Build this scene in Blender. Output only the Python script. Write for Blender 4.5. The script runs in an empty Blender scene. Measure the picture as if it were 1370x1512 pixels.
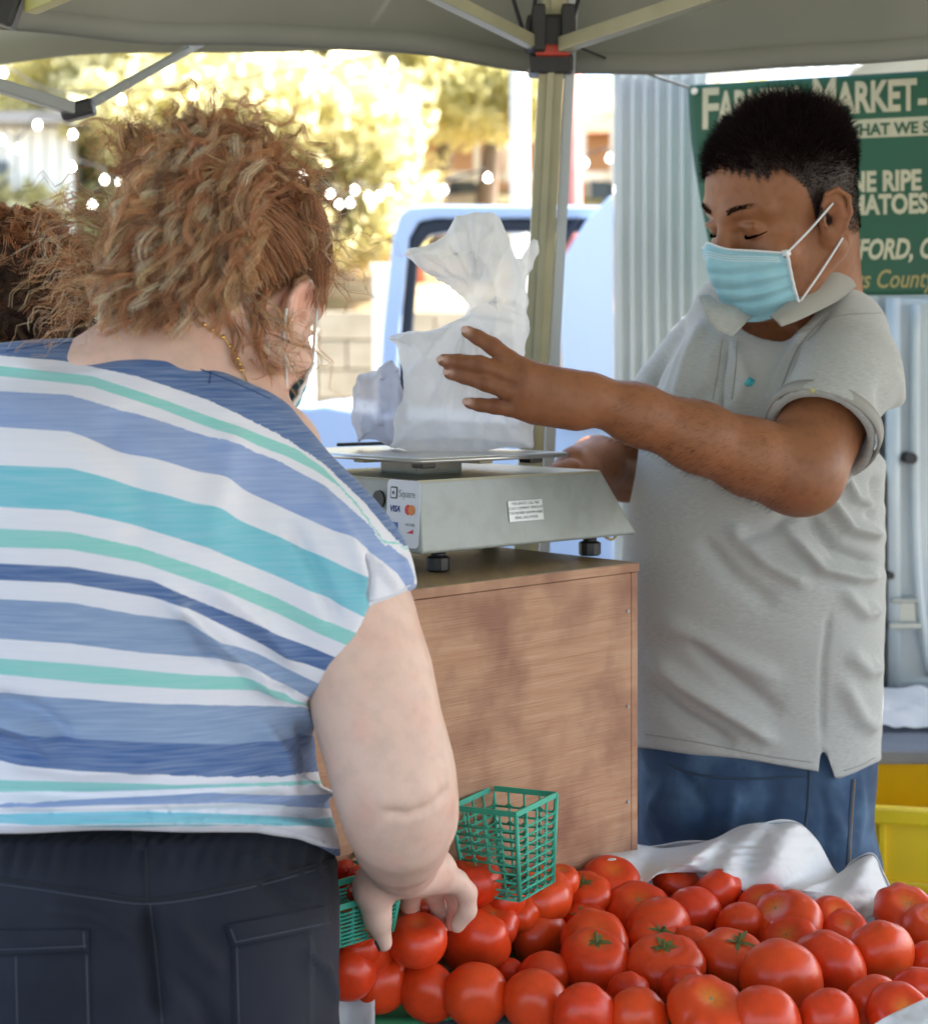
import bpy, math, random
import numpy as np
from mathutils import Vector, Matrix, noise as mnoise
from math import radians as R, sin, cos, pi

SC = bpy.context.scene
F = 2400.0; HZ = 550.0; H = 1.38          # focal length and horizon of the photograph in its pixels, eye height

# ---------------------------------------------------------------- camera, light, exposure
cd = bpy.data.cameras.new('camera'); cam = bpy.data.objects.new('camera', cd); SC.collection.objects.link(cam)
cam.location = (0, 0, H); cam.rotation_euler = (R(90), 0, 0)
cd.sensor_fit = 'VERTICAL'; cd.sensor_height = 24.0; cd.lens = 24.0*F/1512
cd.shift_y = -(756-HZ)/1512; cd.clip_start = .05; cd.clip_end = 600
cd.dof.use_dof = True; cd.dof.focus_distance = 1.80; cd.dof.aperture_fstop = 3.6
SC.camera = cam
SUN_EL, SUN_AZ = R(50), R(74)             # azimuth from +Y towards +X: behind the stall, to the right
sd = bpy.data.lights.new('sun', 'SUN'); so = bpy.data.objects.new('sun', sd); SC.collection.objects.link(so)
sd.energy = 5.0; sd.angle = R(.5); sd.color = (1, .95, .86)
sdir = Vector((sin(SUN_AZ)*cos(SUN_EL), cos(SUN_AZ)*cos(SUN_EL), sin(SUN_EL)))
so.rotation_euler = sdir.to_track_quat('Z', 'Y').to_euler()
w = bpy.data.worlds.new('World'); SC.world = w; w.use_nodes = True
wn = w.node_tree; sky = wn.nodes.new('ShaderNodeTexSky'); sky.sky_type = 'NISHITA'; sky.sun_disc = False
sky.sun_elevation = SUN_EL; sky.sun_rotation = SUN_AZ; sky.dust_density = 2.5; sky.air_density = 1.0; sky.ozone_density = 1.0
wn.links.new(sky.outputs[0], wn.nodes['Background'].inputs[0]); wn.nodes['Background'].inputs[1].default_value = .15
SC.view_settings.view_transform = 'Standard'; SC.view_settings.look = 'None'
SC.view_settings.exposure = 2.28; SC.view_settings.gamma = 1; SC.view_settings.use_curve_mapping = False
SC.render.engine = 'CYCLES'; SC.cycles.use_denoising = True
try: SC.cycles.denoiser = 'OPENIMAGEDENOISE'
except Exception: pass
SC.cycles.max_bounces = 8; SC.cycles.transparent_max_bounces = 24; SC.cycles.sample_clamp_indirect = 8
SC.cycles.caustics_reflective = False; SC.cycles.caustics_refractive = False

# ---------------------------------------------------------------- helpers
rng = np.random.default_rng(7)
def P(px, py, Y): return Vector(((px-685)*Y/F, Y, H-(py-HZ)*Y/F))
def PA(l, Y=None): return [P(*a) if Y is None else P(a[0], a[1], Y) for a in l]

def mat(name, col, rough=.6, metal=0., spec=.5, col2=None, ns=8., nd=3., ncut=(.35, .65), nstretch=None, bs=0., bscale=60., bstretch=None,
        bdist=.002, sss=0., sssc=(1, .4, .25), trans=0., coat=0., sheen=0., alpha=1., emit=None, es=0., attr=None, transl=None, col3=None, ns3=3., crease=None):
    m = bpy.data.materials.new(name); m.use_nodes = True; nt = m.node_tree; N = nt.nodes; L = nt.links
    b = N['Principled BSDF']; b.inputs['Roughness'].default_value = rough; b.inputs['Metallic'].default_value = metal
    b.inputs['Specular IOR Level'].default_value = spec
    b.inputs['Base Color'].default_value = (*col, 1); b.inputs['Alpha'].default_value = alpha
    b.inputs['Transmission Weight'].default_value = trans; b.inputs['Coat Weight'].default_value = coat
    b.inputs['Sheen Weight'].default_value = sheen; b.inputs['Sheen Roughness'].default_value = .5
    if sss: b.inputs['Subsurface Weight'].default_value = sss; b.inputs['Subsurface Radius'].default_value = sssc; b.inputs['Subsurface Scale'].default_value = .008
    if emit: b.inputs['Emission Color'].default_value = (*emit, 1); b.inputs['Emission Strength'].default_value = es
    tc = N.new('ShaderNodeTexCoord')
    def vec(st):
        if not st: return tc.outputs['Object']
        mp = N.new('ShaderNodeMapping'); mp.inputs['Scale'].default_value = st; L.new(tc.outputs['Object'], mp.inputs[0]); return mp.outputs[0]
    src = None
    if attr:
        a = N.new('ShaderNodeAttribute'); a.attribute_name = attr; src = a.outputs['Color']
    def mixin(src, colb, scale, cut, st, det=3.):
        nz = N.new('ShaderNodeTexNoise'); nz.inputs['Scale'].default_value = scale; nz.inputs['Detail'].default_value = det; L.new(vec(st), nz.inputs['Vector'])
        rp = N.new('ShaderNodeMapRange'); rp.inputs[1].default_value = cut[0]; rp.inputs[2].default_value = cut[1]; L.new(nz.outputs[0], rp.inputs[0])
        mx = N.new('ShaderNodeMix'); mx.data_type = 'RGBA'; L.new(rp.outputs[0], mx.inputs[0])
        if src is None: mx.inputs[6].default_value = (*col, 1)
        else: L.new(src, mx.inputs[6])
        if isinstance(colb, tuple): mx.inputs[7].default_value = (*colb, 1)
        else:
            mx.blend_type = 'MULTIPLY'; mx.inputs[7].default_value = (colb, colb, colb, 1)
        return mx.outputs[2]
    if col2 is not None: src = mixin(src, col2, ns, ncut, nstretch, nd)
    if col3 is not None: src = mixin(src, col3, ns3, (.45, .7), None)
    if src is not None: L.new(src, b.inputs['Base Color'])
    if bs:
        nz = N.new('ShaderNodeTexNoise'); nz.inputs['Scale'].default_value = bscale; nz.inputs['Detail'].default_value = 4; L.new(vec(bstretch), nz.inputs['Vector'])
        bp = N.new('ShaderNodeBump'); bp.inputs['Strength'].default_value = bs; bp.inputs['Distance'].default_value = bdist
        L.new(nz.outputs[0], bp.inputs['Height']); L.new(bp.outputs[0], b.inputs['Normal'])
    if crease:
        nz = N.new('ShaderNodeTexNoise'); nz.inputs['Scale'].default_value = crease[0]; nz.inputs['Detail'].default_value = 2.5; L.new(vec(None), nz.inputs['Vector'])
        s1 = N.new('ShaderNodeMath'); s1.operation = 'SUBTRACT'; s1.inputs[1].default_value = .5; L.new(nz.outputs[0], s1.inputs[0])
        s2 = N.new('ShaderNodeMath'); s2.operation = 'ABSOLUTE'; L.new(s1.outputs[0], s2.inputs[0])
        bp = N.new('ShaderNodeBump'); bp.inputs['Strength'].default_value = crease[1]; bp.inputs['Distance'].default_value = crease[2]
        L.new(s2.outputs[0], bp.inputs['Height']); L.new(bp.outputs[0], b.inputs['Normal'])
    if transl is not None:
        t = N.new('ShaderNodeBsdfTranslucent'); mx = N.new('ShaderNodeMixShader'); mx.inputs[0].default_value = transl[1]
        if src is not None and transl[0] is None: L.new(src, t.inputs[0])
        else: t.inputs[0].default_value = (*(transl[0] or col), 1)
        L.new(b.outputs[0], mx.inputs[1]); L.new(t.outputs[0], mx.inputs[2]); L.new(mx.outputs[0], N['Material Output'].inputs[0])
    m['src'] = 1
    return m
def bsdf(m): return m.node_tree.nodes['Principled BSDF']

def link(o, parent=None):
    SC.collection.objects.link(o)
    if parent is not None:
        o.parent = parent; o.matrix_parent_inverse = parent.matrix_basis.inverted()
    return o
def tag(o, label=None, cat=None, group=None, kind=None):
    if label: o['label'] = label
    if cat: o['category'] = cat
    if group: o['group'] = group
    if kind: o['kind'] = kind
    return o
def thing(name, label, cat, loc=(0, 0, 0), group=None, rot=(0, 0, 0)):
    o = bpy.data.objects.new(name, None); o.empty_display_size = .05; o.location = loc; o.rotation_euler = rot
    SC.collection.objects.link(o); o.matrix_basis = Matrix.LocRotScale(Vector(loc), __import__('mathutils').Euler(rot), None)
    return tag(o, label, cat, group)
def meshdata(name, V, Fc, mats, smooth=True):
    me = bpy.data.meshes.new(name)
    if isinstance(V, np.ndarray): V = V.astype(np.float64)
    if isinstance(Fc, np.ndarray):
        nf, k = Fc.shape
        me.vertices.add(len(V)); me.vertices.foreach_set('co', np.asarray(V, dtype=np.float32).ravel())
        me.loops.add(nf*k); me.loops.foreach_set('vertex_index', Fc.ravel().astype(np.int32))
        me.polygons.add(nf); me.polygons.foreach_set('loop_start', np.arange(0, nf*k, k, dtype=np.int32))
        me.update(calc_edges=True)
    else:
        me.from_pydata([tuple(v) for v in V], [], [tuple(int(i) for i in f) for f in Fc]); me.update()
    for m in (mats if isinstance(mats, (list, tuple)) else [mats]): me.materials.append(m)
    if smooth: me.polygons.foreach_set('use_smooth', [True]*len(me.polygons))
    return me
def mobj(name, V, Fc, mats, parent=None, smooth=True, world=True):
    """one mesh object; coordinates are world coordinates unless world=False (then parent-local)"""
    o = bpy.data.objects.new(name, meshdata(name, V, Fc, mats, smooth)); SC.collection.objects.link(o)
    if parent is not None:
        o.parent = parent
        if world: o.matrix_parent_inverse = parent.matrix_basis.inverted()
    return o
def setcol(o, C, name='col'):
    a = o.data.color_attributes.new(name, 'FLOAT_COLOR', 'POINT'); C = np.asarray(C, dtype=np.float32)
    if C.shape[1] == 3: C = np.concatenate([C, np.ones((len(C), 1), np.float32)], 1)
    a.data.foreach_set('color', C.ravel())

class Geo:
    def __init__(s): s.V = []; s.F = []; s.n = 0
    def add(s, V, Fc):
        V = [tuple(v) for v in V]; s.V += V; s.F += [tuple(int(i)+s.n for i in f) for f in Fc]; s.n += len(V); return s
    def box(s, c, d, M=None, bev=0., taper=1.):
        x, y, z = d[0]/2, d[1]/2, d[2]/2; b = min(bev, x*.9, y*.9, z*.9)
        if b <= 0:
            V = [(sx*x*(taper if sz > 0 else 1), sy*y*(taper if sz > 0 else 1), sz*z) for sz in (-1, 1) for sy in (-1, 1) for sx in (-1, 1)]
            Fc = [(0, 2, 3, 1), (4, 5, 7, 6), (0, 1, 5, 4), (2, 6, 7, 3), (0, 4, 6, 2), (1, 3, 7, 5)]
        else:
            bm = __import__('bmesh').new(); __import__('bmesh').ops.create_cube(bm, size=1)
            for v in bm.verts: v.co = Vector((v.co.x*2*x*(taper if v.co.z > 0 else 1), v.co.y*2*y*(taper if v.co.z > 0 else 1), v.co.z*2*z))
            __import__('bmesh').ops.bevel(bm, geom=bm.edges[:], offset=b, segments=2, affect='EDGES', profile=.6)
            bm.verts.ensure_lookup_table(); V = [v.co[:] for v in bm.verts]; Fc = [[v.index for v in f.verts] for f in bm.faces]; bm.free()
        c = Vector(c)
        V = [(M @ Vector(v) if M is not None else Vector(v))+c for v in V]
        return s.add(V, Fc)
    def tube(s, pts, r, n=8, caps=True, flat=1.):
        V, Fc = tube(pts, r, n, caps, flat); return s.add(V, Fc)
    def obj(s, name, m, parent=None, smooth=False, world=True): return mobj(name, s.V, s.F, m, parent, smooth, world)

def tube(pts, r, n=8, caps=True, flat=1., up=None):
    P_ = [Vector(p) for p in pts]; K = len(P_); rr = [r]*K if isinstance(r, (int, float)) else list(r)
    V = []; Fc = []; nrm = None
    for i, p in enumerate(P_):
        t = (P_[min(i+1, K-1)]-P_[max(i-1, 0)]).normalized()
        if nrm is None:
            a = Vector(up) if up else (Vector((0, 0, 1)) if abs(t.z) < .9 else Vector((1, 0, 0)))
            nrm = (a-t*a.dot(t)).normalized()
        else: nrm = (nrm-t*nrm.dot(t)).normalized()
        bn = t.cross(nrm)
        for k in range(n):
            a = 2*pi*k/n; V.append(p+(nrm*cos(a)*flat+bn*sin(a))*rr[i])
    for i in range(K-1):
        for k in range(n):
            a = i*n+k; b = i*n+(k+1) % n; Fc.append((a, b, b+n, a+n))
    if caps: Fc.append(tuple(range(n))[::-1]); Fc.append(tuple((K-1)*n+k for k in range(n)))
    return V, Fc
def spline(pts, n):
    """Catmull-Rom through pts"""
    A = np.asarray([tuple(p) for p in pts], float); K = len(A)
    A = np.vstack([2*A[0]-A[1], A, 2*A[-1]-A[-2]]); t = np.linspace(0, K-1-1e-9, n); i = t.astype(int); f = (t-i)[:, None]
    p0, p1, p2, p3 = A[i], A[i+1], A[i+2], A[i+3]
    return .5*(2*p1+(p2-p0)*f+(2*p0-5*p1+4*p2-p3)*f**2+(3*p1-p0-3*p2+p3)*f**3)
def sheet(fn, nu, nv, m, name, parent=None, thick=0.):
    U, W = np.meshgrid(np.linspace(0, 1, nu), np.linspace(0, 1, nv), indexing='ij')
    V = fn(U.ravel(), W.ravel()); idx = np.arange(nu*nv).reshape(nu, nv)
    Fc = np.stack([idx[:-1, :-1], idx[1:, :-1], idx[1:, 1:], idx[:-1, 1:]], -1).reshape(-1, 4)
    o = mobj(name, V, Fc, m, parent)
    if thick:
        md = o.modifiers.new('t', 'SOLIDIFY'); md.thickness = thick; md.offset = 0
    return o
def text(name, s, loc, size, m, parent, rot, extrude=.0006, align='LEFT', sx=1., shear=0., bold=0.):
    cu = bpy.data.curves.new(name, 'FONT'); cu.body = s; cu.size = size; cu.extrude = extrude; cu.align_x = align; cu.offset = bold; cu.shear = shear
    cu.resolution_u = 3
    to = bpy.data.objects.new(name, cu); SC.collection.objects.link(to); bpy.context.view_layer.update()
    me = bpy.data.meshes.new_from_object(to); bpy.data.objects.remove(to); bpy.data.curves.remove(cu)
    me.materials.clear(); me.materials.append(m)
    o = bpy.data.objects.new(name, me); SC.collection.objects.link(o)
    o.matrix_basis = Matrix.Translation(Vector(loc)) @ rot.to_4x4() @ Matrix.Diagonal((sx, 1, 1, 1))
    if parent is not None: o.parent = parent; o.matrix_parent_inverse = parent.matrix_basis.inverted()
    return o
def vnoise(V, scale, seed=0, octv=2):
    """cheap value noise on an (N,3) array, about -1..1"""
    out = np.zeros(len(V)); amp = 1.
    for o in range(octv):
        q = V*scale*(2**o)+seed*17.3+o*5.1; i = np.floor(q).astype(np.int64); f = q-i; f = f*f*(3-2*f)
        def h(a, b, c):
            n = (a*73856093) ^ (b*19349663) ^ (c*83492791) ^ (seed*2654435); n = (n ^ (n >> 13))*1274126177 & 0x7fffffff; return (n % 65536)/32768.-1
        r = 0
        for dx in (0, 1):
            for dy in (0, 1):
                for dz in (0, 1):
                    wgt = (f[:, 0] if dx else 1-f[:, 0])*(f[:, 1] if dy else 1-f[:, 1])*(f[:, 2] if dz else 1-f[:, 2])
                    r = r+wgt*h(i[:, 0]+dx, i[:, 1]+dy, i[:, 2]+dz)
        out += amp*r; amp *= .5
    return out

# ---------------------------------------------------------------- implicit surfaces, for bodies, cloth and bags
class Sdf:
    def __init__(s): s.ops = []
    def _a(s, fn, lo, hi, k, mode): s.ops.append((fn, np.array(lo)-k-.004, np.array(hi)+k+.004, k, mode)); return s
    def cap(s, a, b, ra, rb, k=.01, mode='u', flat=1., up=(0, 0, 1)):
        a = np.array(a, float); b = np.array(b, float); ab = b-a; L2 = max(ab@ab, 1e-9); t_ = ab/np.sqrt(L2)
        u = np.array(up, float); u = u-t_*(u@t_); u /= max(np.linalg.norm(u), 1e-9)
        def fn(p):
            q = p-a; t = np.clip(q@ab/L2, 0, 1); d = q-t[:, None]*ab
            if flat != 1.: d = d+np.outer(d@u, u)*(1/flat-1)
            return np.linalg.norm(d, axis=1)-(ra+(rb-ra)*t)
        r = max(ra, rb); return s._a(fn, np.minimum(a, b)-r, np.maximum(a, b)+r, k, mode)
    def chain(s, pts, rs, k=.006, mode='u', **kw):
        for i in range(len(pts)-1): s.cap(pts[i], pts[i+1], rs[i], rs[i+1], k, mode, **kw)
        return s
    def ell(s, c, r, k=.01, mode='u', rot=None):
        c = np.array(c, float); r = np.array(r, float) if not isinstance(r, (int, float)) else np.array([r]*3, float)
        Rm = np.array(rot) if rot is not None else None
        def fn(p):
            q = p-c
            if Rm is not None: q = q@Rm
            k0 = np.linalg.norm(q/r, axis=1); k1 = np.linalg.norm(q/(r*r), axis=1)
            return np.where(k0 < 1e-6, -r.min(), k0*(k0-1)/np.maximum(k1, 1e-9))
        m = r.max() if Rm is not None else r; return s._a(fn, c-m, c+m, k, mode)
    def box(s, c, h, rad=.005, k=.005, mode='u', rot=None):
        c = np.array(c, float); h = np.array(h, float); Rm = np.array(rot) if rot is not None else None
        def fn(p):
            q = p-c
            if Rm is not None: q = q@Rm
            q = np.abs(q)-h+rad; return np.linalg.norm(np.maximum(q, 0), axis=1)+np.minimum(q.max(1), 0)-rad
        m = np.linalg.norm(h) if Rm is not None else h; return s._a(fn, c-m, c+m, k, mode)
    def loft(s, rows, k=.02, mode='u', e=2.2, inflate=0.):
        """rows (z, cx, cy, rx, ry), a vertical stack of super-ellipses"""
        A = np.array(sorted(rows), float); B = spline(A, 120); o = np.argsort(B[:, 0]); B = B[o]; z0, z1 = A[0, 0], A[-1, 0]
        def fn(p):
            z = np.clip(p[:, 2], z0, z1); cx, cy, rx, ry = [np.interp(z, B[:, 0], B[:, j]) for j in (1, 2, 3, 4)]
            rx = rx+inflate; ry = ry+inflate
            q = (np.abs((p[:, 0]-cx)/rx)**e+np.abs((p[:, 1]-cy)/ry)**e)**(1/e)
            g = np.sqrt(((p[:, 0]-cx)/rx**2)**2+((p[:, 1]-cy)/ry**2)**2)/np.maximum(q, 1e-6)
            d = (q-1)/np.maximum(g, 1/np.maximum(rx, ry)); dz = np.abs(p[:, 2]-z)
            return np.where(dz > 0, np.sqrt(np.maximum(d, 0)**2+dz**2)+np.minimum(d, 0)*0, d) if True else d
        lo = (np.min(A[:, 1]-A[:, 3])-.03, np.min(A[:, 2]-A[:, 4])-.03, z0); hi = (np.max(A[:, 1]+A[:, 3])+.03, np.max(A[:, 2]+A[:, 4])+.03, z1)
        return s._a(fn, lo, hi, k, mode)
    def fn(s, f, lo, hi, k=.005, mode='u'): return s._a(f, lo, hi, k, mode)
    def ev(s, p):
        v = np.full(len(p), .5, np.float64)
        for f, lo, hi, k, mode in s.ops:
            m = np.all((p >= lo-.03) & (p <= hi+.03), axis=1)
            if mode == 'i': m[:] = True
            if not m.any(): continue
            d = f(p[m]); a = v[m]; kk = max(k, 1e-5)
            if mode == 'u': h = np.maximum(kk-np.abs(a-d), 0)/kk; v[m] = np.minimum(a, d)-h*h*kk*.25
            elif mode == 's': d = -d; h = np.maximum(kk-np.abs(a-d), 0)/kk; v[m] = np.maximum(a, d)+h*h*kk*.25
            else: h = np.maximum(kk-np.abs(a-d), 0)/kk; v[m] = np.maximum(a, d)+h*h*kk*.25
        return v
    def mesh(s, h, disp=None):
        U = [o for o in s.ops if o[4] == 'u']
        lo = np.min([o[1] for o in U], axis=0)-2*h; hi = np.max([o[2] for o in U], axis=0)+2*h
        C = 4; H_ = h*C; n = np.ceil((hi-lo)/H_).astype(int)+1
        ax = [lo[i]+(np.arange(n[i])+.5-.5/C)*H_ for i in range(3)]
        G = np.stack(np.meshgrid(*ax, indexing='ij'), -1).reshape(-1, 3); cv = s.ev(G)
        act = np.abs(cv) < H_*1.35; full = np.repeat(np.repeat(np.repeat(cv.reshape(n), C, 0), C, 1), C, 2).astype(np.float32)
        full[np.abs(full) < 1e-6] = 1e-6
        ai = np.argwhere(act.reshape(n))*C; off = np.stack(np.meshgrid(*[np.arange(C)]*3, indexing='ij'), -1).reshape(-1, 3)
        idx = (ai[:, None, :]+off[None]).reshape(-1, 3)
        for a in range(0, len(idx), 1500000):
            q = idx[a:a+1500000]; full[q[:, 0], q[:, 1], q[:, 2]] = s.ev(lo+q*h)
        V, Q = nets(full, lo, h)
        return V, Q
def nets(f, lo, h):
    ins = f < 0
    c = np.zeros(tuple(np.array(f.shape)-1), np.int8); sh = f.shape
    for dx in (0, 1):
        for dy in (0, 1):
            for dz in (0, 1): c += ins[dx:sh[0]-1+dx, dy:sh[1]-1+dy, dz:sh[2]-1+dz]
    cells = np.argwhere((c > 0) & (c < 8)); vid = np.full(c.shape, -1, np.int32); vid[cells[:, 0], cells[:, 1], cells[:, 2]] = np.arange(len(cells))
    cor = [(dx, dy, dz) for dx in (0, 1) for dy in (0, 1) for dz in (0, 1)]
    val = {q: f[cells[:, 0]+q[0], cells[:, 1]+q[1], cells[:, 2]+q[2]] for q in cor}
    S = np.zeros((len(cells), 3)); W = np.zeros(len(cells))
    for a in cor:
        for ax in range(3):
            if a[ax]: continue
            b = list(a); b[ax] = 1; b = tuple(b); m = (val[a] < 0) != (val[b] < 0); t = np.where(m, val[a]/np.where(m, val[a]-val[b], 1), 0)
            q = np.array(a, float)[None]+np.zeros((len(cells), 3)); q[:, ax] += t; S[m] += q[m]; W[m] += 1
    V = lo+(cells+S/W[:, None])*h
    quads = []
    for ax in range(3):
        u, v = (ax+1) % 3, (ax+2) % 3
        sl = [slice(None)]*3; s2 = [slice(None)]*3; sl[ax] = slice(0, -1); s2[ax] = slice(1, None)
        for d in (u, v): sl[d] = slice(1, -1); s2[d] = slice(1, -1)
        A = ins[tuple(sl)]; B = ins[tuple(s2)]; e = np.argwhere(A != B)
        if not len(e): continue
        flip = A[e[:, 0], e[:, 1], e[:, 2]]; g = e.copy(); g[:, u] += 1; g[:, v] += 1
        def g_(du, dv):
            q = g.copy(); q[:, u] -= du; q[:, v] -= dv; return vid[q[:, 0], q[:, 1], q[:, 2]]
        Q = np.stack([g_(1, 1), g_(0, 1), g_(0, 0), g_(1, 0)], 1)
        Q[~flip] = Q[~flip][:, ::-1]; quads.append(Q)
    Q = np.concatenate(quads); Q = Q[(Q >= 0).all(1)]
    return V, Q
def normals(V, Q):
    n = np.cross(V[Q[:, 2]]-V[Q[:, 0]], V[Q[:, 3]]-V[Q[:, 1]]); N = np.zeros_like(V)
    for k in range(4): np.add.at(N, Q[:, k], n)
    return N/np.maximum(np.linalg.norm(N, axis=1), 1e-12)[:, None]
def relax(V, Q, it=2, f=.5):
    for _ in range(it):
        S = np.zeros_like(V); W = np.zeros(len(V))
        for a, b in ((0, 1), (1, 2), (2, 3), (3, 0)):
            np.add.at(S, Q[:, a], V[Q[:, b]]); np.add.at(S, Q[:, b], V[Q[:, a]]); np.add.at(W, Q[:, a], 1); np.add.at(W, Q[:, b], 1)
        V = V+(S/np.maximum(W, 1)[:, None]-V)*f
    return V
def segdist(x, y, pl):
    """distance of 2-D points to a polyline, and the fraction along it"""
    best = np.full(len(x), 1e9); tt = np.zeros(len(x)); side = np.zeros(len(x)); n = len(pl)-1
    for i in range(n):
        ax, ay = pl[i]; bx, by = pl[i+1]; dx, dy = bx-ax, by-ay; l2 = dx*dx+dy*dy
        t = np.clip(((x-ax)*dx+(y-ay)*dy)/l2, 0, 1); d = np.hypot(x-ax-t*dx, y-ay-t*dy); m = d < best
        best[m] = d[m]; tt[m] = (i+t[m])/n; side[m] = np.sign((x-ax)*dy-(y-ay)*dx)[m]
    return best, tt, side
def to_px(V): return 685+V[:, 0]*F/V[:, 1], HZ-(V[:, 2]-H)*F/V[:, 1]
# ================================================================ SETTING
asph = mat('asphalt', (.085, .083, .08), .9, col2=(.13, .125, .115), ns=3, bs=.5, bscale=180, bdist=.004, col3=(.06, .06, .06), ns3=.7)
dirt = mat('pale_concrete', (.42, .37, .28), .95, col2=(.3, .26, .19), ns=1.3, bs=.4, bscale=40, bdist=.01)
hillm = mat('dry_hillside', (.36, .21, .10), .95, col2=(.5, .40, .24), ns=.35, nd=6, ncut=(.45, .6), bs=.6, bscale=6, bdist=.08, col3=(.16, .17, .05), ns3=1.2)
g = Geo(); g.add([(-300, -40, 0), (300, -40, 0), (300, 500, 0), (-300, 500, 0)], [(0, 1, 2, 3)]); tag(g.obj('ground', dirt), kind='structure')
g = Geo(); g.add([(-14, -6, .004), (14, -6, .004), (14, 7.4, .004), (-14, 7.4, .004)], [(0, 1, 2, 3)]); tag(g.obj('road', asph), kind='structure')
def hill(U, W):
    x = -40+80*U; y = 11.6+60*W
    z = np.minimum(1.7+(y-11.6)*.19, 5.6)+.5*vnoise(np.stack([x, y, x*0], 1), .2, 3)*np.clip((y-11.6)/4, 0, 1); z = np.maximum(z, -.1)
    return np.stack([x, y, z], 1)
tag(sheet(hill, 100, 70, hillm, 'hill'), kind='structure')

# retaining wall of blocks
blockm = mat('cream_block', (.55, .47, .34), .9, col2=(.43, .36, .25), ns=5, bs=.5, bscale=50, bdist=.006)
wl = thing('retaining_wall', 'cream block retaining wall at the foot of the dry hillside', 'wall', (0, 11.2, 0))
bx = Geo().box((0, 0, 0), (.392, .24, .192), bev=.012); bme = meshdata('block', bx.V, bx.F, blockm, False)
k = 0
for r in range(9):
    for c in range(24):
        o = bpy.data.objects.new('block', bme); SC.collection.objects.link(o); o.parent = wl
        o.location = (-5.6+c*.4+(r % 2)*.2, random.uniform(-.008, .008), .1+r*.2)
g = Geo(); g.box((-.9, 11.33, .9), (9.8, .06, 1.8)); g.obj('backing', blockm, wl)

# trees
leafm = mat('leaves', (.12, .135, .022), .5, attr='col', transl=((.88, .84, .54), .65), spec=.3)
leafd = mat('leaves_olive', (.10, .11, .03), .5, attr='col', transl=((.78, .76, .46), .6), spec=.3)
bark = mat('bark', (.2, .15, .11), .9, col2=(.11, .085, .06), ns=12, nstretch=(1, 1, .2), bs=.8, bscale=30, bdist=.02)
def tree(x, y, z0, h, r, n, seed, label, lm=leafm, size=.085, density=14):
    rg = np.random.default_rng(seed); t = thing('tree', label, 'tree', (x, y, z0), 'trees along the hillside')
    g = Geo(); top = Vector((x+rg.uniform(-.4, .4), y, z0+h*.55)); tr = [Vector((x, y, z0-.5)), Vector((x+.1, y, z0+h*.25)), top]
    g.tube(spline(tr, 8), list(np.linspace(.13, .07, 8)), 8)
    cl = []
    for i in range(density):
        a = rg.uniform(0, 2*pi); e = rg.uniform(-.25, 1.1); d = r*rg.uniform(.45, .95)
        c = Vector((x+cos(a)*cos(e)*d*1.15, y+sin(a)*cos(e)*d, z0+h*.62+sin(e)*d*.9)); cl.append(c)
        m = (top+c)/2+Vector((0, 0, .25)); g.tube(spline([tr[1].lerp(top, rg.uniform(.3, 1)), m, c], 6), list(np.linspace(.08, .02, 6)), 5)
    g.obj('trunk', bark, t, True)
    per = n//len(cl); V = []; C = []
    for c in cl:
        rr = r*rg.uniform(.28, .5); d = rg.normal(size=(per, 3)); d /= np.linalg.norm(d, axis=1)[:, None]
        p = np.array(c)+d*rr*(rg.uniform(.35, 1.05, (per, 1)))*np.array([1.15, 1, .8])
        p = p[vnoise(p, 1.6, seed) > -.35]
        a = rg.normal(size=(len(p), 3)); a /= np.linalg.norm(a, axis=1)[:, None]; b = np.cross(a, rg.normal(size=(len(p), 3))); b /= np.linalg.norm(b, axis=1)[:, None]
        s = size*rg.uniform(.6, 1.4, (len(p), 1)); V.append(np.stack([p-a*s, p-b*s*.5, p+a*s, p+b*s*.5], 1).reshape(-1, 3))
        base = np.array([.42, .41, .22])*rg.uniform(.5, 1.4)+np.array([.09, .04, .01])*rg.uniform(0, 1.3); C.append(np.repeat(np.clip(base*rg.uniform(.7, 1.3, (len(p), 1)), 0, 1), 4, 0))
    V = np.concatenate(V); o = mobj('crown', V, np.arange(len(V)).reshape(-1, 4), lm, t, False); setcol(o, np.concatenate(C))
for a in [(-3.3, 13.6, 1.75, 2.3, 1.25, 9000, 1, 'yellow green tree at the far left, beside the pale shed', leafm),
          (-1.9, 12.9, 1.7, 2.1, 1.35, 12000, 2, 'leafy yellow tree directly behind the red haired shopper', leafm),
          (-.75, 14.2, 1.9, 2.9, 1.35, 12000, 3, 'olive green tree behind the string lights, left of the canopy post', leafd),
          (.15, 16.2, 2.4, 3.9, 1.3, 8000, 4, 'smaller tree up the hill behind the white railing', leafm),
          (-2.7, 17.2, 2.6, 3.2, 2.1, 14000, 5, 'tall tree higher up the hill, top cut off by the canopy', leafd),
          (-5.6, 18, 2.8, 2.8, 2.0, 8000, 7, 'wide tree up the hill behind the pale shed', leafm),
          (-4.4, 12.6, 1.0, 2.2, 1.1, 7000, 8, 'low round tree left of the others, against the shed wall', leafm),
          (-1.3, 12.4, 1.3, 1.9, .95, 8000, 9, 'low bushy tree directly above the block wall, left of the parasol', leafm),
          (-.35, 17.5, 2.9, 2.6, 1.3, 8000, 10, 'bushy olive tree below the left end of the white railing', leafd),
          (-3.0, 12.5, 1.2, 2.0, .9, 7000, 11, 'low yellow bush tree between the shed and the shopper', leafm),
          (2.2, 19, 3.0, 4.0, 1.6, 6000, 6, 'tree at the top of the brown slope, right of the pink post', leafm)]:
    tree(*a[:8], a[8])
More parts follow.
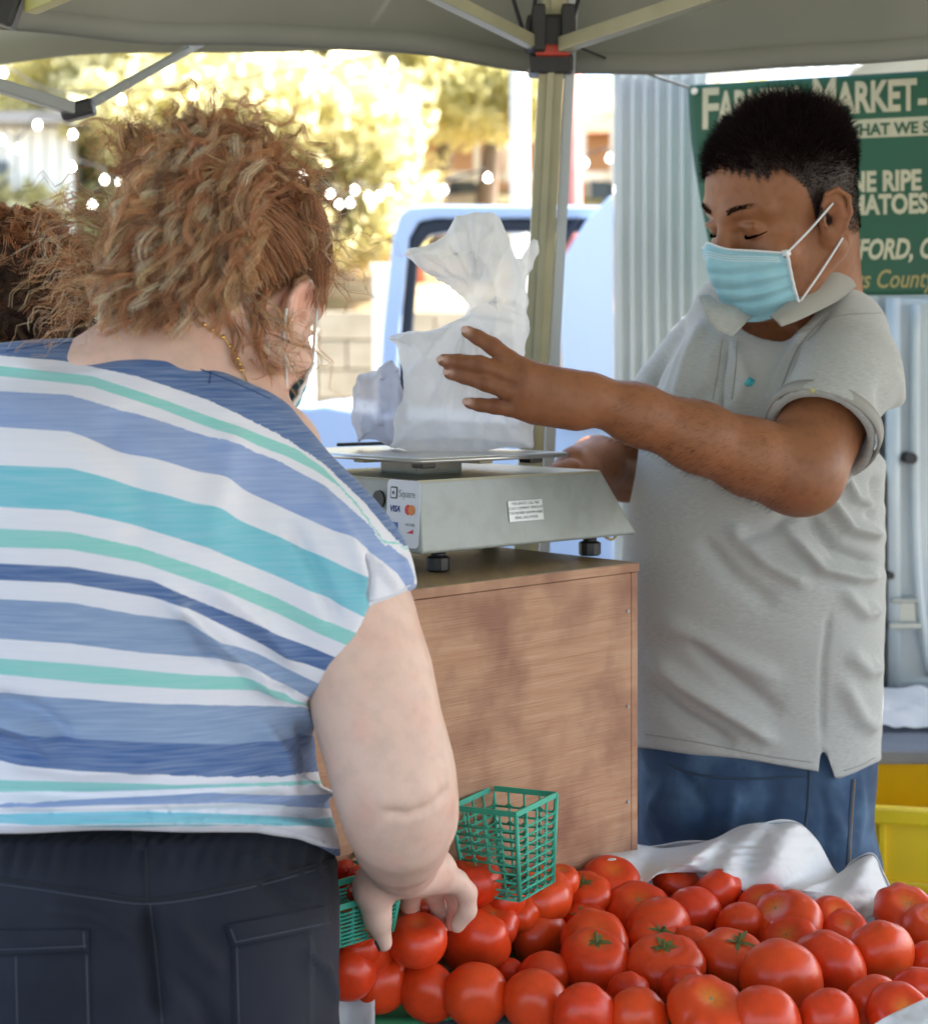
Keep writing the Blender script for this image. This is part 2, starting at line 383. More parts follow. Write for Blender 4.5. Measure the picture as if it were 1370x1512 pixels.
# railing on the hill
white = mat('white_paint', (.78, .76, .7), .6)
def railing(x0, x1, y, z, name_label):
    t = thing('railing', name_label, 'railing', (x0, y, z))
    for dz in (.05, .72): Geo().box(((x0+x1)/2, y, z+dz), (x1-x0, .05, .09)).obj('rail', white, t)
    n = int((x1-x0)/.34)
    for i in range(n+1): Geo().box((x0+.06+i*.34, y-.052, z+.38), (.07, .05, .8)).obj('picket', white, t)
railing(-.6, .75, 18, 3.5, 'white picket railing across the hillside left of the canopy post')
railing(1.25, 2.3, 18, 3.5, 'white picket railing across the hillside right of the pink post')
# tan house on the hill behind the railing
tan = mat('tan_stucco', (.62, .36, .2), .9, col2=(.52, .29, .16), ns=1.5, bs=.3, bscale=20, bdist=.01); roofm = mat('clay_roof', (.42, .2, .11), .9, col2=(.34, .16, .09), ns=6)
th_ = thing('house', 'tan stucco house on the hill behind the white railing', 'house', (1.0, 20, 3))
Geo().box((1.15, 21.5, 3.35), (3.6, 3, 1.9)).obj('wall', tan, th_)
V = [(-.9, 19.8, 4.3), (3.2, 19.8, 4.3), (3.2, 23.2, 4.3), (-.9, 23.2, 4.3), (-.3, 21.5, 5.0), (2.6, 21.5, 5.0)]
mobj('roof', V, [(0, 1, 5, 4), (1, 2, 5), (2, 3, 4, 5), (3, 0, 4), (3, 2, 1, 0)], roofm, th_, False)
for x_ in (.0, 1.75): w1 = Geo().box((x_, 19.98, 3.5), (.5, .06, .7)).obj('window', white, th_); Geo().box((x_, 19.94, 3.5), (.4, .03, .6)).obj('pane', mat('dark_glass', (.05, .06, .07), .1) if x_ == 0 else bpy.data.materials['dark_glass'], w1)
# posts
redp = mat('faded_red_paint', (.5, .14, .11), .6, col2=(.58, .22, .17), ns=5)
def post(x, y, z0, z1, r, m, lab, nm='post'):
    t = thing(nm, lab, 'post', (x, y, z0)); g = Geo(); g.tube([(x, y, z0), (x, y, z1)], r, 12); g.obj('shaft', m, t, True)
    Geo().box((x, y, z0+.01), (r*4, r*4, .02)).obj('foot_plate', m, t); Geo().tube([(x, y, z1), (x, y, z1+.02)], r*1.25, 12).obj('cap', m, t)
p = P(846, 0, 7.8); post(p.x, 7.8, 0, 3.1, .042, redp, 'thick faded pink red post beside the canopy post')
p = P(620, 0, 15); post(p.x, 15, 1.9, 4.1, .05, redp, 'thin red post on the hillside behind the van')
p = P(767, 0, 10.5); post(p.x, 10.5, 0, 4.0, .06, white, 'tall white post just left of the canopy post')
p = P(829, 0, 9.0); post(p.x, 9.0, 0, 3.6, .022, mat('pole_wood', (.34, .24, .12), .8), 'slim brown pole between canopy post and pink post')
p = P(452, 0, 9.6); post(p.x, 9.6, 0, 1.62, .05, white, 'short white post in front of the cream block wall')
# green parasol on a red pole
grn = mat('green_canvas', (.03, .09, .045), .8)
t = thing('patio_parasol', 'dark green parasol on a red pole beyond the van', 'parasol', (P(572, 0, 13).x, 13, 1.6)); c = P(570, 318, 13)
g = Geo(); g.tube([(c.x, 13, 1.6), (c.x, 13, c.z+.1)], .04, 10); g.obj('pole', redp, t, True)
V = [(c.x, 13, c.z+.14)]+[(c.x+.42*cos(a), 13+.42*sin(a), c.z-.06) for a in np.arange(8)*pi/4]
mobj('canopy', V, [(0, 1+i, 1+(i+1) % 8) for i in range(8)], grn, t, False)
# white bin
t = thing('bin', 'small white bin standing by the block wall', 'bin', (P(568, 0, 10).x, 10, 0)); c = P(568, 400, 10)
Geo().box((c.x, 10, c.z/2), (.14, .14, c.z), bev=.02).obj('bin_body', white, t); Geo().box((c.x, 10, c.z+.02), (.17, .17, .04), bev=.015).obj('lid', white, t)
# pale shed, left
t = thing('shed', 'pale boarded shed at the far left behind the curly haired shopper', 'shed', (-3.6, 12.0, 0))
sid = mat('pale_siding', (.8, .78, .7), .7)
xl, xr = P(-140, 0, 12).x, P(112, 0, 12).x; zt = P(0, 190, 12).z
for i in range(12):
    wd = (xr-xl)/12; Geo().box((xl+wd*(i+.5), 12, zt/2), (wd-.012, .1, zt)).obj('board', sid, t)
Geo().box(((xl+xr)/2, 13, zt/2-.02), (xr-xl-.1, 1.86, zt-.04)).obj('wall', sid, t); Geo().box(((xl+xr)/2, 12.9, zt+.05), (xr-xl+.2, 2.3, .08)).obj('roof', mat('shed_roof', (.35, .33, .3), .8), t)
Geo().box(((xl+xr)/2-.1, 11.93, 2.75), (.5, .03, .35)).obj('window', mat('shed_glass', (.1, .1, .1), .1), t)
# string lights
bulbm = mat('lit_bulb', (1, .98, .9), .3, emit=(1, .95, .82), es=7)
wirem = mat('black_wire', (.02, .02, .02), .6)
bsp = Geo()
for i in range(5): pass
bV, bF = tube([(0, 0, -.032), (0, 0, -.024), (0, 0, -.008), (0, 0, .01), (0, 0, .024), (0, 0, .03)], [.006, .019, .026, .022, .011, .009], 8)
bulbme = meshdata('bulb', bV, bF, bulbm)
def lights(pts, Y, lab, s=.62):
    t = thing('string_lights', lab, 'string lights', tuple(P(*pts[0], Y)))
    W = PA(pts, Y); Geo().tube([tuple(v) for v in spline([v+Vector((0, 0, .05)) for v in W], len(W)*3)], .006, 4).obj('cable', wirem, t)
    for v in W:
        o = bpy.data.objects.new('bulb', bulbme); SC.collection.objects.link(o); o.parent = t; o.matrix_parent_inverse = t.matrix_basis.inverted(); o.location = v; o.scale = (s,)*3
lights([(5, 107), (76, 149), (180, 147), (286, 140), (398, 122), (458, 116), (517, 105), (580, 93)], 8.5, 'string of round bulbs hung high across the trees')
lights([(3, 206), (28, 219), (56, 184), (108, 198), (106, 246), (155, 265), (137, 302), (178, 268)], 8.5, 'string of round bulbs hanging low at the far left')
lights([(446, 258), (451, 289), (488, 286), (501, 301), (517, 299), (524, 280), (544, 290), (560, 289), (574, 280), (619, 280), (655, 280), (720, 262)], 9, 'string of round bulbs close together left of the van window')
lights([(815, 240), (828, 213), (863, 240), (900, 233), (930, 262)], 9, 'short string of bulbs between canopy post and trailer')

# ---------------------------------------------------------------- pop-up canopy
cloth = mat('canopy_cloth', (.30, .31, .285), .85, col2=(.23, .24, .22), ns=2.5, bs=.3, bscale=400, bdist=.0005, transl=((.25, .25, .18), .12))
cloth_lit = mat('canopy_cloth_lit', (.5, .5, .4), .85, transl=((.5, .5, .38), .3))  # canopy cloth again, its colour raised to look lit
steel = mat('painted_steel', (.40, .385, .26), .45, spec=.5, col2=(.33, .32, .22), ns=9)
steel2 = mat('blue_grey_steel', (.3, .33, .34), .4)
blk = mat('black_plastic', (.016, .016, .018), .45)
redpl = mat('red_plastic', (.5, .05, .03), .4)
YC = 2.5; cp = P(808, 105, YC)
cn = thing('pop_up_canopy', 'large market canopy with grey cloth roof over the stall', 'canopy', (cp.x, YC, 0))
leg0 = P(800, 700, YC)
g = Geo(); M0 = Matrix.Rotation(R(38), 3, 'Z')
lx = lambda z: cp.x-.028+(z-1.2)*.052
for (dx, wd, dp) in ((0, .036, .036),):
    V = []
    for z in (0, 2.42): V += [(lx(z)+a*.024, YC+b*.024, z) for a, b in ((-.78, -.8), (.78, -.8), (.78, .8), (-.78, .8))]
    g.add(V, [(0, 3, 2, 1), (4, 5, 6, 7), (0, 1, 5, 4), (1, 2, 6, 5), (2, 3, 7, 6), (3, 0, 4, 7)])
g.obj('leg', steel, cn)
g = Geo()                                            # raised rib of the leg profile
V = []
for z in (0, 2.4): V += [(lx(z)+a, YC-.0262-b, z) for a, b in ((-.006, -.004), (.004, -.004), (.004, .001), (-.006, .001))]
g.add(V, [(0, 1, 5, 4), (1, 2, 6, 5), (2, 3, 7, 6), (3, 0, 4, 7)]); g.obj('leg_rib', steel, cn)
V = []
for z in (0, 2.4): V += [(lx(z)+.021+a, YC+b, z) for a, b in ((0, -.012), (.015, -.012), (.015, .012), (0, .012))]
Geo().add(V, [(0, 3, 2, 1), (4, 5, 6, 7), (0, 1, 5, 4), (1, 2, 6, 5), (2, 3, 7, 6), (3, 0, 4, 7)]).obj('inner_leg', mat('pale_blue_steel', (.45, .5, .55), .4), cn)
Geo().box((lx(0), YC, .006), (.1, .1, .012)).obj('foot_plate', steel2, cn)
bk = P(812, 52, YC)
Geo().box((bk.x, YC-.005, bk.z), (.075, .075, .05), bev=.008).box((bk.x-.02, YC-.05, bk.z+.0), (.02, .03, .07), bev=.004).box((bk.x+.024, YC-.05, bk.z), (.02, .03, .07), bev=.004).obj('slide_bracket', blk, cn)
br = P(812, 76, YC-.03); Geo().box((br.x+.004, YC-.035, br.z), (.052, .02, .016), bev=.004).obj('release_lever', redpl, cn)
Geo().box((bk.x, YC-.002, P(0, 98, YC).z), (.068, .06, .03), bev=.006).obj('collar', blk, cn)
def bar(name, a, b, w, m, par, up=(0, 0, 1), d=None):
    a = Vector(a); b = Vector(b); t = (b-a); L = t.length; q = t.to_track_quat('X', 'Z').to_matrix()
    return Geo().box((a+b)/2, (L, d or w, w), q, bev=.0025).obj(name, m, par)
bar('truss_bar', P(785, 62, YC-.05), P(600, -30, 2.1), .019, steel, cn)
bar('truss_bar', P(832, 66, YC-.05), P(1120, -30, 2.1), .022, steel, cn)
bar('truss_bar', P(776, 60, YC-.03), P(740, -60, 2.4), .006, blk, cn)
bar('truss_bar', P(780, 62, YC-.03), P(800, -60, 2.4), .006, blk, cn)
bar('truss_bar', P(836, 62, YC-.03), P(870, -60, 2.4), .006, blk, cn)
# side scissor at the far left, black pivot
ja = P(116, 163, 2.2)
bar('truss_bar', P(-60, 108, 2.05), ja, .017, steel2, cn); bar('truss_bar', ja+Vector((0, .002, 0)), P(306, 58, 2.45), .012, steel2, cn)
Geo().box(ja, (.045, .03, .022), Matrix.Rotation(R(-15), 3, 'Y'), bev=.006).obj('pivot', blk, cn)
bar('truss_bar', P(45, 10, 2.0), P(140, -30, 1.9), .018, mat('yellow_steel', (.42, .4, .12), .4), cn)
Geo().box(P(8, 8, 2.0), (.04, .03, .05), Matrix.Rotation(R(20), 3, 'Y'), bev=.006).obj('pivot', blk, cn)
# back valance: hangs between posts, lower edge slack
def valance(Y0, bot, top, name, m, seed, amp=.012, Yf=None):
    bx_ = np.array([b[0] for b in bot], float); by = np.array([b[1] for b in bot], float)
    def fn(U, W):
        px = bx_[0]+(bx_[-1]-bx_[0])*U; Yv = Y0+0*px if Yf is None else Yf(px)
        S = spline([(a, b, 0) for a, b in bot], 200); yb = np.interp(px, S[:, 0], S[:, 1])
        x = (px-685)*Yv/F; zb = H-(yb-HZ)*Yv/F; z = zb+(top-zb)*W
        yy = Yv+amp*np.sin(x*9+seed+W*2)*(1-.3*W)+.5*amp*np.sin(x*23+W*5)+.3*amp*np.sin(W*16+x*4)+.02*np.sin(x*2+3*W)
        return np.stack([x, yy, z], 1)
    return sheet(fn, 160, 24, m, name, cn, .002)
valance(2.55, [(-700, 30), (-200, 38), (60, 52), (250, 68), (450, 74), (620, 84), (780, 104), (812, 106), (1000, 106), (1150, 100), (1370, 84), (1700, 55), (2300, -20)], 2.24, 'valance', cloth, 0, Yf=lambda px: 2.56-.28*np.clip(np.abs(px-812)-20, 0, 900)/1000)
h2 = lambda px: 2.56-.28*np.clip(np.abs(px-812)-20, 0, 900)/1000-.008
def hem(U, W):
    px = -400+2400*U; S = spline([(a, b, 0) for a, b in [(-700, 30), (-200, 38), (60, 52), (250, 68), (450, 74), (620, 84), (780, 104), (812, 106), (1000, 106), (1150, 100), (1370, 84), (1700, 55), (2300, -20)]], 200)
    Yv = h2(px); x = (px-685)*Yv/F; z = H-(np.interp(px, S[:, 0], S[:, 1])-HZ)*Yv/F+.003+.03*W
    yy = Yv+.012*np.sin(x*9)+.006*np.sin(x*23)+.02*np.sin(x*2)-.004; return np.stack([x, yy, z], 1)
sheet(hem, 160, 3, cloth, 'hem', cn, .002)
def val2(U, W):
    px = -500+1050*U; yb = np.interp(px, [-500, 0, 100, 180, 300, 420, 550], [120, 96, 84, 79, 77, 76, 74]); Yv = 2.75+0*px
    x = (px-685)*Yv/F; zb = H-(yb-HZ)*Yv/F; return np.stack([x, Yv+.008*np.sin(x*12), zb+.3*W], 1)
sheet(val2, 60, 6, cloth_lit, 'side_valance', cn, .002)
# roof: hipped cloth over the stall and the customers
def roof(U, W):
    x = -2.2+5.4*U; y = -2.0+4.56*W; d = np.minimum(np.minimum(x+2.2, 3.2-x), np.minimum(y+2.0, 2.56-y)); z = 2.24+.34*np.clip(d, 0, 1.9)
    return np.stack([x, y, z], 1)
sheet(roof, 60, 50, cloth, 'roof', cn)
# unseen canopy added to the right, to shade the area behind the crates
shade_cn = thing('pop_up_canopy', 'unseen canopy added right of the trailer to shade the area behind the stall', 'canopy', (2.7, 3.9, 0))
def roof2(U, W):
    x = 1.25+3.0*U; y = 2.62+3.0*W; d = np.minimum(np.minimum(x-1.25, 4.25-x), np.minimum(y-2.62, 5.62-y)); return np.stack([x, y, 2.35+.4*d], 1)
sheet(roof2, 30, 30, cloth, 'roof', shade_cn)
for x_ in (1.3, 4.2):
    for y_ in (2.68, 5.56): Geo().box((x_, y_, 1.18), (.035, .035, 2.36)).obj('leg', steel, shade_cn)
# thin guy line to the banner
t = thing('guy_line', 'thin dark cord from canopy bracket to banner eyelet', 'cord', tuple(P(830, 66, 2.48)))
Geo().tube([tuple(v) for v in spline([P(835, 62, 2.46), P(930, 100, 2.6), P(1018, 130, 2.75)], 12)], .0022, 5).obj('cord', wirem, t)

# ---------------------------------------------------------------- white trailer behind the vendor
trm = mat('trailer_paint', (.62, .66, .66), .45, col2=(.54, .58, .59), ns=2, coat=.2)
door = mat('trailer_door', (.6, .66, .7), .35, col2=(.5, .56, .6), ns=3, coat=.3)
YT = 3.05; s_ = YT/F
tr = thing('cargo_trailer', 'white ribbed cargo trailer behind the vendor, green banner hung on it', 'trailer', (P(1100, 0, YT).x, YT, 0))
def X(px): return (px-685)*s_
def Z(py): return H-(py-HZ)*s_
zb, zt = Z(1035), Z(110)
Geo().box(((X(908)+X(1042))/2, YT+.03, (zb+Z(98))/2), (X(1042)-X(908), .06, Z(98)-zb)).obj('corner_panel', trm, tr)
for i in range(7):
    xr_ = X(914+i*18.2); Geo().box((xr_, YT-.004, (zb+Z(98))/2), (.009, .012, Z(98)-zb-.01), bev=.0025).obj('rib', trm, tr)
Geo().box(((X(1042)+X(1303))/2+.002, YT+.06, (zb+Z(118))/2), (X(1303)-X(1042)-.004, .05, Z(118)-zb)).obj('wall_panel', trm, tr)
Geo().box((X(1299), YT+.02, Z(880)), (.02, .06, .46), bev=.005).obj('rubber_seal', blk, tr)
Geo().box(((X(1322)+X(1600))/2, YT+.05, (zb+.02+Z(440))/2), (X(1600)-X(1322), .06, Z(440)-zb-.02), bev=.012).obj('door', door, tr)
g = Geo(); g.tube([(X(1318), YT+.0, zb+.02), (X(1318), YT, Z(440))], .014, 10); g.obj('door_jamb', door, tr, True)
g = Geo(); g.tube([tuple(v) for v in spline([(X(1352), YT+.005, Z(450)), (X(1350), YT+.0, Z(700)), (X(1356), YT+.0, Z(880)), (X(1375), YT+.005, Z(1000))], 20)], .009, 8); g.obj('door_moulding', door, tr, True)
o = Geo().box((X(1335), YT+.012, Z(903)), (.045, .03, .05), bev=.006).box((X(1331), YT-.012, Z(922)), (.06, .02, .012), bev=.003).box((X(1331), YT-.012, Z(885)), (.05, .02, .008), bev=.003).obj('hinge', mat('dull_zinc', (.42, .44, .42), .35, metal=.7), tr)
for (px, py, r) in ((1341, 676, .011), (1310, 848, .007)):
    Geo().tube([(X(px), YT-.022, Z(py)), (X(px), YT+.02, Z(py))], r, 12).obj('rubber_stop', blk, tr)
Geo().box(((X(905)+X(1650))/2, YT+.02, zb-.035), (X(1650)-X(905), .14, .06), bev=.01).obj('bumper', blk, tr)
Geo().box(((.37+X(1650))/2, YT+.36, (zb+Z(125))/2), (X(1650)-.37, .5, Z(125)-zb)).obj('body_shell', trm, tr)
for x_ in (X(1080), X(1550)):
    g = Geo(); g.tube([(x_-.1, YT+.5, .33), (x_+.1, YT+.5, .33)], .33, 28); g.obj('wheel', blk, tr, True)
Geo().box(((X(1000)+X(1640))/2, YT+.4, .6), (X(1640)-X(1000), .5, .28)).obj('chassis', blk, tr)
# row of pale beads standing in for sun glints above the banner
glint_row = thing('glints', 'row of pale beads added for the sun glints above the green banner', 'glints', (P(1200, 0, 6.2).x, 6.2, 0))
for i in range(18):
    p0_ = P(1040+i*24, 107-i*1.1, 6.2); g = Geo(); g.tube([(p0_.x-.02, 6.2, p0_.z), (p0_.x+.026, 6.2, p0_.z)], .028, 10); g.obj('glint_bead', mat('glint_white', (.85, .82, .72), .7) if i == 0 else bpy.data.materials['glint_white'], glint_row, True)
for px in (1035, 1460):
    q_ = P(px, 120, 6.2); g = Geo(); g.tube([(q_.x, 6.25, 0), (q_.x, 6.25, q_.z)], .03, 8); g.obj('glint_post', white, glint_row, True)

# ---------------------------------------------------------------- banner
ban = mat('banner_vinyl', (.012, .105, .055), .5, col2=(.014, .085, .05), ns=3, bs=.25, bscale=9, bdist=.01)
cream = mat('banner_cream', (.56, .54, .38), .6, col2=(.47, .47, .34), ns=14)
gold = mat('banner_gold', (.35, .3, .12), .6)
bn = thing('banner', 'dark green vinyl market banner hanging behind the vendor', 'banner', tuple(P(1016, 126, 2.84)))
# plane: left edge Y 2.84, right edge nearer
B0 = P(1016, 126, 2.84); B1 = P(1370, 100, 2.70); ex = (B1-B0); exn = Vector((ex.x, ex.y, 0)).normalized(); wpm = 1.15
down = Vector((0, 0, -1)); nb = exn.cross(Vector((0, 0, 1))).normalized()
zt0 = B0.z
def bpt(a, d, off=0.): return Vector((B0.x, B0.y, zt0))+exn*a-Vector((0, 0, 1))*d+nb*off
hb = .372
wav = lambda a, d: .006*np.sin(a*11+d*3)*(.3+d/hb)+.004*np.sin(a*23+1)*(d/hb)
def bfn(U, W):
    left = .022*np.sin(np.clip(W, 0, 1)*pi*.5)**1*1.6*(1-U)**3*np.clip(W*1.2, 0, 1); a = wpm*U+left*1.3; d = hb*W-.0*U
    base = np.array(bpt(0, 0)); return base+a[:, None]*np.array(exn)-d[:, None]*np.array([0, 0, 1])+wav(a, d)[:, None]*np.array(nb)
sheet(bfn, 90, 36, ban, 'vinyl', bn, .0012)
rotb = Matrix((exn, Vector((0, 0, 1)), nb)).transposed()
def draw(nm, s, px, py, hpx, m, sx=1., shear=0., bold=0., Yb=None):
    # a point of the banner plane seen at px,py
    for _ in range(1): pass
    k = (px-685)/F; # solve x = k*y on the line B0+exn*a
    a = (k*B0.y-B0.x)/(exn.x-k*exn.y); Yv = B0.y+exn.y*a; z = H-(py-HZ)*Yv/F
    o = text(nm, s, bpt(a, zt0-z, .0), hpx*Yv/F/.69, m, bn, rotb, .0005, 'LEFT', sx, shear, bold)
    me = o.data; c = np.empty(len(me.vertices)*3); me.vertices.foreach_get('co', c); c = c.reshape(-1, 3)
    aa = a+c[:, 0]*sx; dd = (zt0-z)-c[:, 1]; c[:, 2] = wav(aa, dd)+.0016+c[:, 2]; me.vertices.foreach_set('co', c.ravel()); me.update()
    return o
draw('lettering', 'F', 1034, 190, 58, cream, .72, bold=.002)
draw('lettering', 'ARMERS', 1061, 181, 44, cream, .52, bold=.0025)
draw('lettering', 'M', 1197, 172, 55, cream, .62, bold=.002)
draw('lettering', 'ARKET', 1235, 167, 43, cream, .6, bold=.0025)
draw('lettering', '-', 1354, 164, 43, cream, .7, bold=.002)
a0 = .14
def strip(px0, px1, py0, py1, m, nm):
    out = []
    k = (px0-685)/F; a = (k*B0.y-B0.x)/(exn.x-k*exn.y); Y0_ = B0.y+exn.y*a; k = (px1-685)/F; b = (k*B0.y-B0.x)/(exn.x-k*exn.y)
    d0 = zt0-(H-(py0-HZ)*Y0_/F); d1 = zt0-(H-(py1-HZ)*Y0_/F)
    def f_(U, W):
        A = a+(b-a)*U; D = d0+(d1-d0)*W; return np.array(bpt(0, 0))+A[:, None]*np.array(exn)-D[:, None]*np.array([0, 0, 1])+(wav(A, D)+.0013)[:, None]*np.array(nb)
    return sheet(f_, 40, 4, m, nm, bn)
strip(1090, 1400, 186, 213, cream, 'printed_strip')
dg = mat('banner_dark_print', (.02, .09, .05), .6)
draw('lettering', 'WE GROW WHAT WE SELL', 1128, 207, 16, dg, .93, bold=.0008)
draw('lettering', 'VINE RIPE', 1228, 284, 28, cream, .73, bold=.0018)
draw('lettering', 'TOMATOES', 1212, 318, 27, cream, .735, bold=.0018)
draw('lettering', 'HANFORD, CA', 1205, 384, 28, cream, .67, shear=.25, bold=.0015)
draw('lettering', "Kings County", 1222, 426, 26, gold, .72, shear=.3, bold=.0004)
q = bpt(.012, .012, .004); Geo().tube([q, q+nb*.004], .006, 12).obj('eyelet', mat('eyelet_metal', (.7, .7, .68), .3, metal=.8), bn)

# ---------------------------------------------------------------- white van behind the scale (cab seen from the side)
vanp = mat('van_paint', (.5, .62, .82), .35, coat=.4, col2=(.46, .58, .78), ns=2)
rub = mat('rubber_seal', (.012, .018, .03), .5)
YV = 4.6; s2 = YV/F
VX = lambda px: (px-685)*s2
VZ = lambda py: H-(py-HZ)*s2
vn = thing('van', 'pale blue white van parked beyond the scale, open window frame in front', 'van', (VX(700), YV, 0))
def prof(name, pts, y0, y1, m, closed=True):
    n = len(pts); V = [(VX(a), y0, VZ(b)) for a, b in pts]+[(VX(a), y1, VZ(b)) for a, b in pts]
    Fc = [tuple(range(n)), tuple(range(n, 2*n))[::-1]]+[(i, i+n, (i+1) % n+n, (i+1) % n) for i in range(n)]
    o = mobj(name, V, Fc, m, vn, False); md = o.modifiers.new('b', 'BEVEL'); md.width = .008; md.segments = 2; md.limit_method = 'ANGLE'; return o
fr = [(596, 630), (576, 630), (570, 480), (582, 350), (590, 318), (604, 306), (640, 303), (830, 305), (880, 312), (880, 333), (830, 327), (645, 325), (620, 330), (608, 350), (600, 420), (592, 520)]
prof('window_frame', [(556, 630), (566, 480), (580, 350), (590, 318), (604, 305), (640, 302), (905, 304), (905, 322), (645, 322), (618, 327), (604, 352), (592, 480), (584, 630)], YV, YV+.07, vanp)
prof('rubber_seal', [(584.5, 630), (592.5, 480), (604.5, 352), (618, 327.5), (645, 322.5), (905, 322.5), (905, 342), (660, 342), (632, 347), (618, 368), (610, 480), (600, 630)], YV+.015, YV+.06, rub)
prof('hood', [(380, 640), (395, 618), (430, 604), (480, 600), (556, 614), (905, 628), (905, 700), (380, 700)], YV-.02, YV+1.5, vanp)
prof('side_panel', [(380, 700.5), (905, 700.5), (905, 1040), (380, 1040)], YV-.02, YV+1.5, vanp)
prof('rear_panel', [(832, 627), (826, 470), (832, 380), (862, 330), (898, 292), (930, 290), (1010, 290), (1010, 627)], YV-.06, YV-.01, mat('van_door_paint', (.66, .76, .92), .4, coat=.3))
prof('door_seam', [(812, 627), (806, 480), (812, 380), (850, 322), (858, 322), (826, 380), (818, 480), (824, 627)], YV-.03, YV+.0, rub)
for px in (480, 800):
    g = Geo(); g.tube([(VX(px), YV-.03, .34), (VX(px), YV+.2, .34)], .34, 32); o = g.obj('wheel', blk, vn, True)
    g = Geo(); g.tube([(VX(px), YV-.04, .34), (VX(px), YV-.028, .34)], .2, 24); g.obj('rim', steel2, vn)
# ================================================================ THE STALL
# ---- plywood stand
ply = mat('plywood', (.37, .185, .10), .6, col2=(.45, .26, .155), ns=7, nstretch=(1.5, 1.5, 26), nd=10, ncut=(.3, .7), bs=.5, bscale=40, bstretch=(.5, .5, 12), bdist=.0015, col3=(.24, .105, .06), ns3=13.)
plye = mat('plywood_edge', (.42, .25, .13), .6, col2=(.3, .17, .09), ns=40)
plyt = mat('plywood_top', (.36, .24, .1), .45, col2=(.25, .16, .07), ns=6, nstretch=(8, 1, 1), spec=.6)
BA = R(43); bex = Vector((cos(BA), sin(BA), 0)); bey = Vector((-sin(BA), cos(BA), 0)); BR = Matrix((bex, bey, Vector((0, 0, 1)))).transposed()
BC = Vector((.22, 2.06, 0)); BTOP = H-280*2.06/F; BW, BD = .56, .34
st = thing('plywood_stand', 'tall brown plywood box standing behind the tomatoes, with the scale on it', 'box', tuple(BC-bex*BW/2+bey*BD/2))
def bpos(u, v, z): return BC+bex*(u-BW)+bey*v+Vector((0, 0, z))      # u along the face (0..BW), v to the back
def bbox(nm, u0, u1, v0, v1, z0, z1, m, bev=.0015, par=st):
    return Geo().box(bpos((u0+u1)/2, (v0+v1)/2, (z0+z1)/2), (u1-u0, v1-v0, z1-z0), BR, bev).obj(nm, m, par)
bbox('front_panel', .0, BW-.0125, 0, .012, 0, BTOP-.0125, ply)
bbox('side_panel', BW-.012, BW, 0, BD, 0, BTOP-.0125, ply); bbox('side_panel', 0, .012, .0125, BD, 0, BTOP-.0125, ply)
bbox('back_panel', .0125, BW-.0125, BD-.012, BD, 0, BTOP-.0125, ply)
bbox('top_panel', 0, BW, 0, BD, BTOP-.012, BTOP, plyt, .0015)
bbox('edge_strip', 0, BW, -.0022, -.0003, BTOP-.0115, BTOP-.0006, ply, .0004)
for i in range(7):
    q = bpos(BW-.02, -.0007, BTOP-.06-i*.12); Geo().tube([q, q-bey*.0012], .0022, 8).obj('nail', steel2, st)
# ---- scale
galv = mat('grey_enamel', (.30, .33, .32), .38, spec=.5, col2=(.26, .285, .275), ns=3, bs=.12, bscale=500, bdist=.0006, col3=(.24, .26, .24), ns3=30, coat=.12)
galt = mat('cream_enamel', (.40, .38, .27), .4, col2=(.33, .31, .22), ns=5)
stl = mat('stainless_steel', (.5, .5, .48), .3, metal=.85, bs=.06, bscale=200, bstretch=(1, 20, 1))
zt_ = lambda py, Y: H-(py-HZ)*Y/F
# the corner nearest to the camera
c0 = P(622, 812, 1.90); SA = R(41); sx_ = Vector((cos(SA), sin(SA), 0)); sy_ = Vector((-sin(SA), cos(SA), 0)); SR = Matrix((sx_, sy_, Vector((0, 0, 1)))).transposed()
SW, SD, SH = .37, .27, .083
sb = BTOP+.027
sc = thing('weighing_scale', 'grey enamelled weighing scale with flat steel plate on the plywood stand', 'scale', (c0.x, c0.y, sb))
SC0 = Vector((c0.x, c0.y, sb))
def sp(u, v, z): return SC0+sx_*u+sy_*v+Vector((0, 0, z))
# housing: right end slopes; long front leans a little
ins_ = .055
V = [sp(0, 0, 0), sp(SW, 0, 0), sp(SW, SD, 0), sp(0, SD, 0), sp(.004, .012, SH), sp(SW-ins_, .012, SH), sp(SW-ins_, SD-.012, SH), sp(.004, SD-.012, SH)]
o = mobj('housing', V, [(0, 3, 2, 1), (0, 1, 5, 4), (1, 2, 6, 5), (2, 3, 7, 6), (3, 0, 4, 7)], galv, sc, False); md = o.modifiers.new('b', 'BEVEL'); md.width = .004; md.segments = 3; md.limit_method = 'ANGLE'
V = [sp(.006, .014, SH-.001), sp(SW-ins_-.002, .014, SH-.001), sp(SW-ins_-.002, SD-.014, SH-.001), sp(.006, SD-.014, SH-.001), sp(.006, .014, SH+.003), sp(SW-ins_-.002, .014, SH+.003), sp(SW-ins_-.002, SD-.014, SH+.003), sp(.006, SD-.014, SH+.003)]
mobj('top_cover', V, [(0, 1, 5, 4), (1, 2, 6, 5), (2, 3, 7, 6), (3, 0, 4, 7), (4, 5, 6, 7)], galt, sc, False)
for (u, v) in ((.055, .035), (SW-.055, .035), (SW-.055, SD-.035), (.055, SD-.035)):
    a = sp(u, v, 0); zf = BTOP
    g = Geo(); g.tube([a+Vector((0, 0, .012)), Vector((a.x, a.y, zf+.012))], .0045, 10); g.tube([Vector((a.x, a.y, zf+.018)), Vector((a.x, a.y, zf+.024))], .009, 12)
    f = g.obj('foot', blk, sc, True); g = Geo(); g.tube([Vector((a.x, a.y, zf+.0005)), Vector((a.x, a.y, zf+.003)), Vector((a.x, a.y, zf+.017)), Vector((a.x, a.y, zf+.019))], [.0125, .0145, .0145, .011], 10); g.obj('rubber_pad', blk, f)
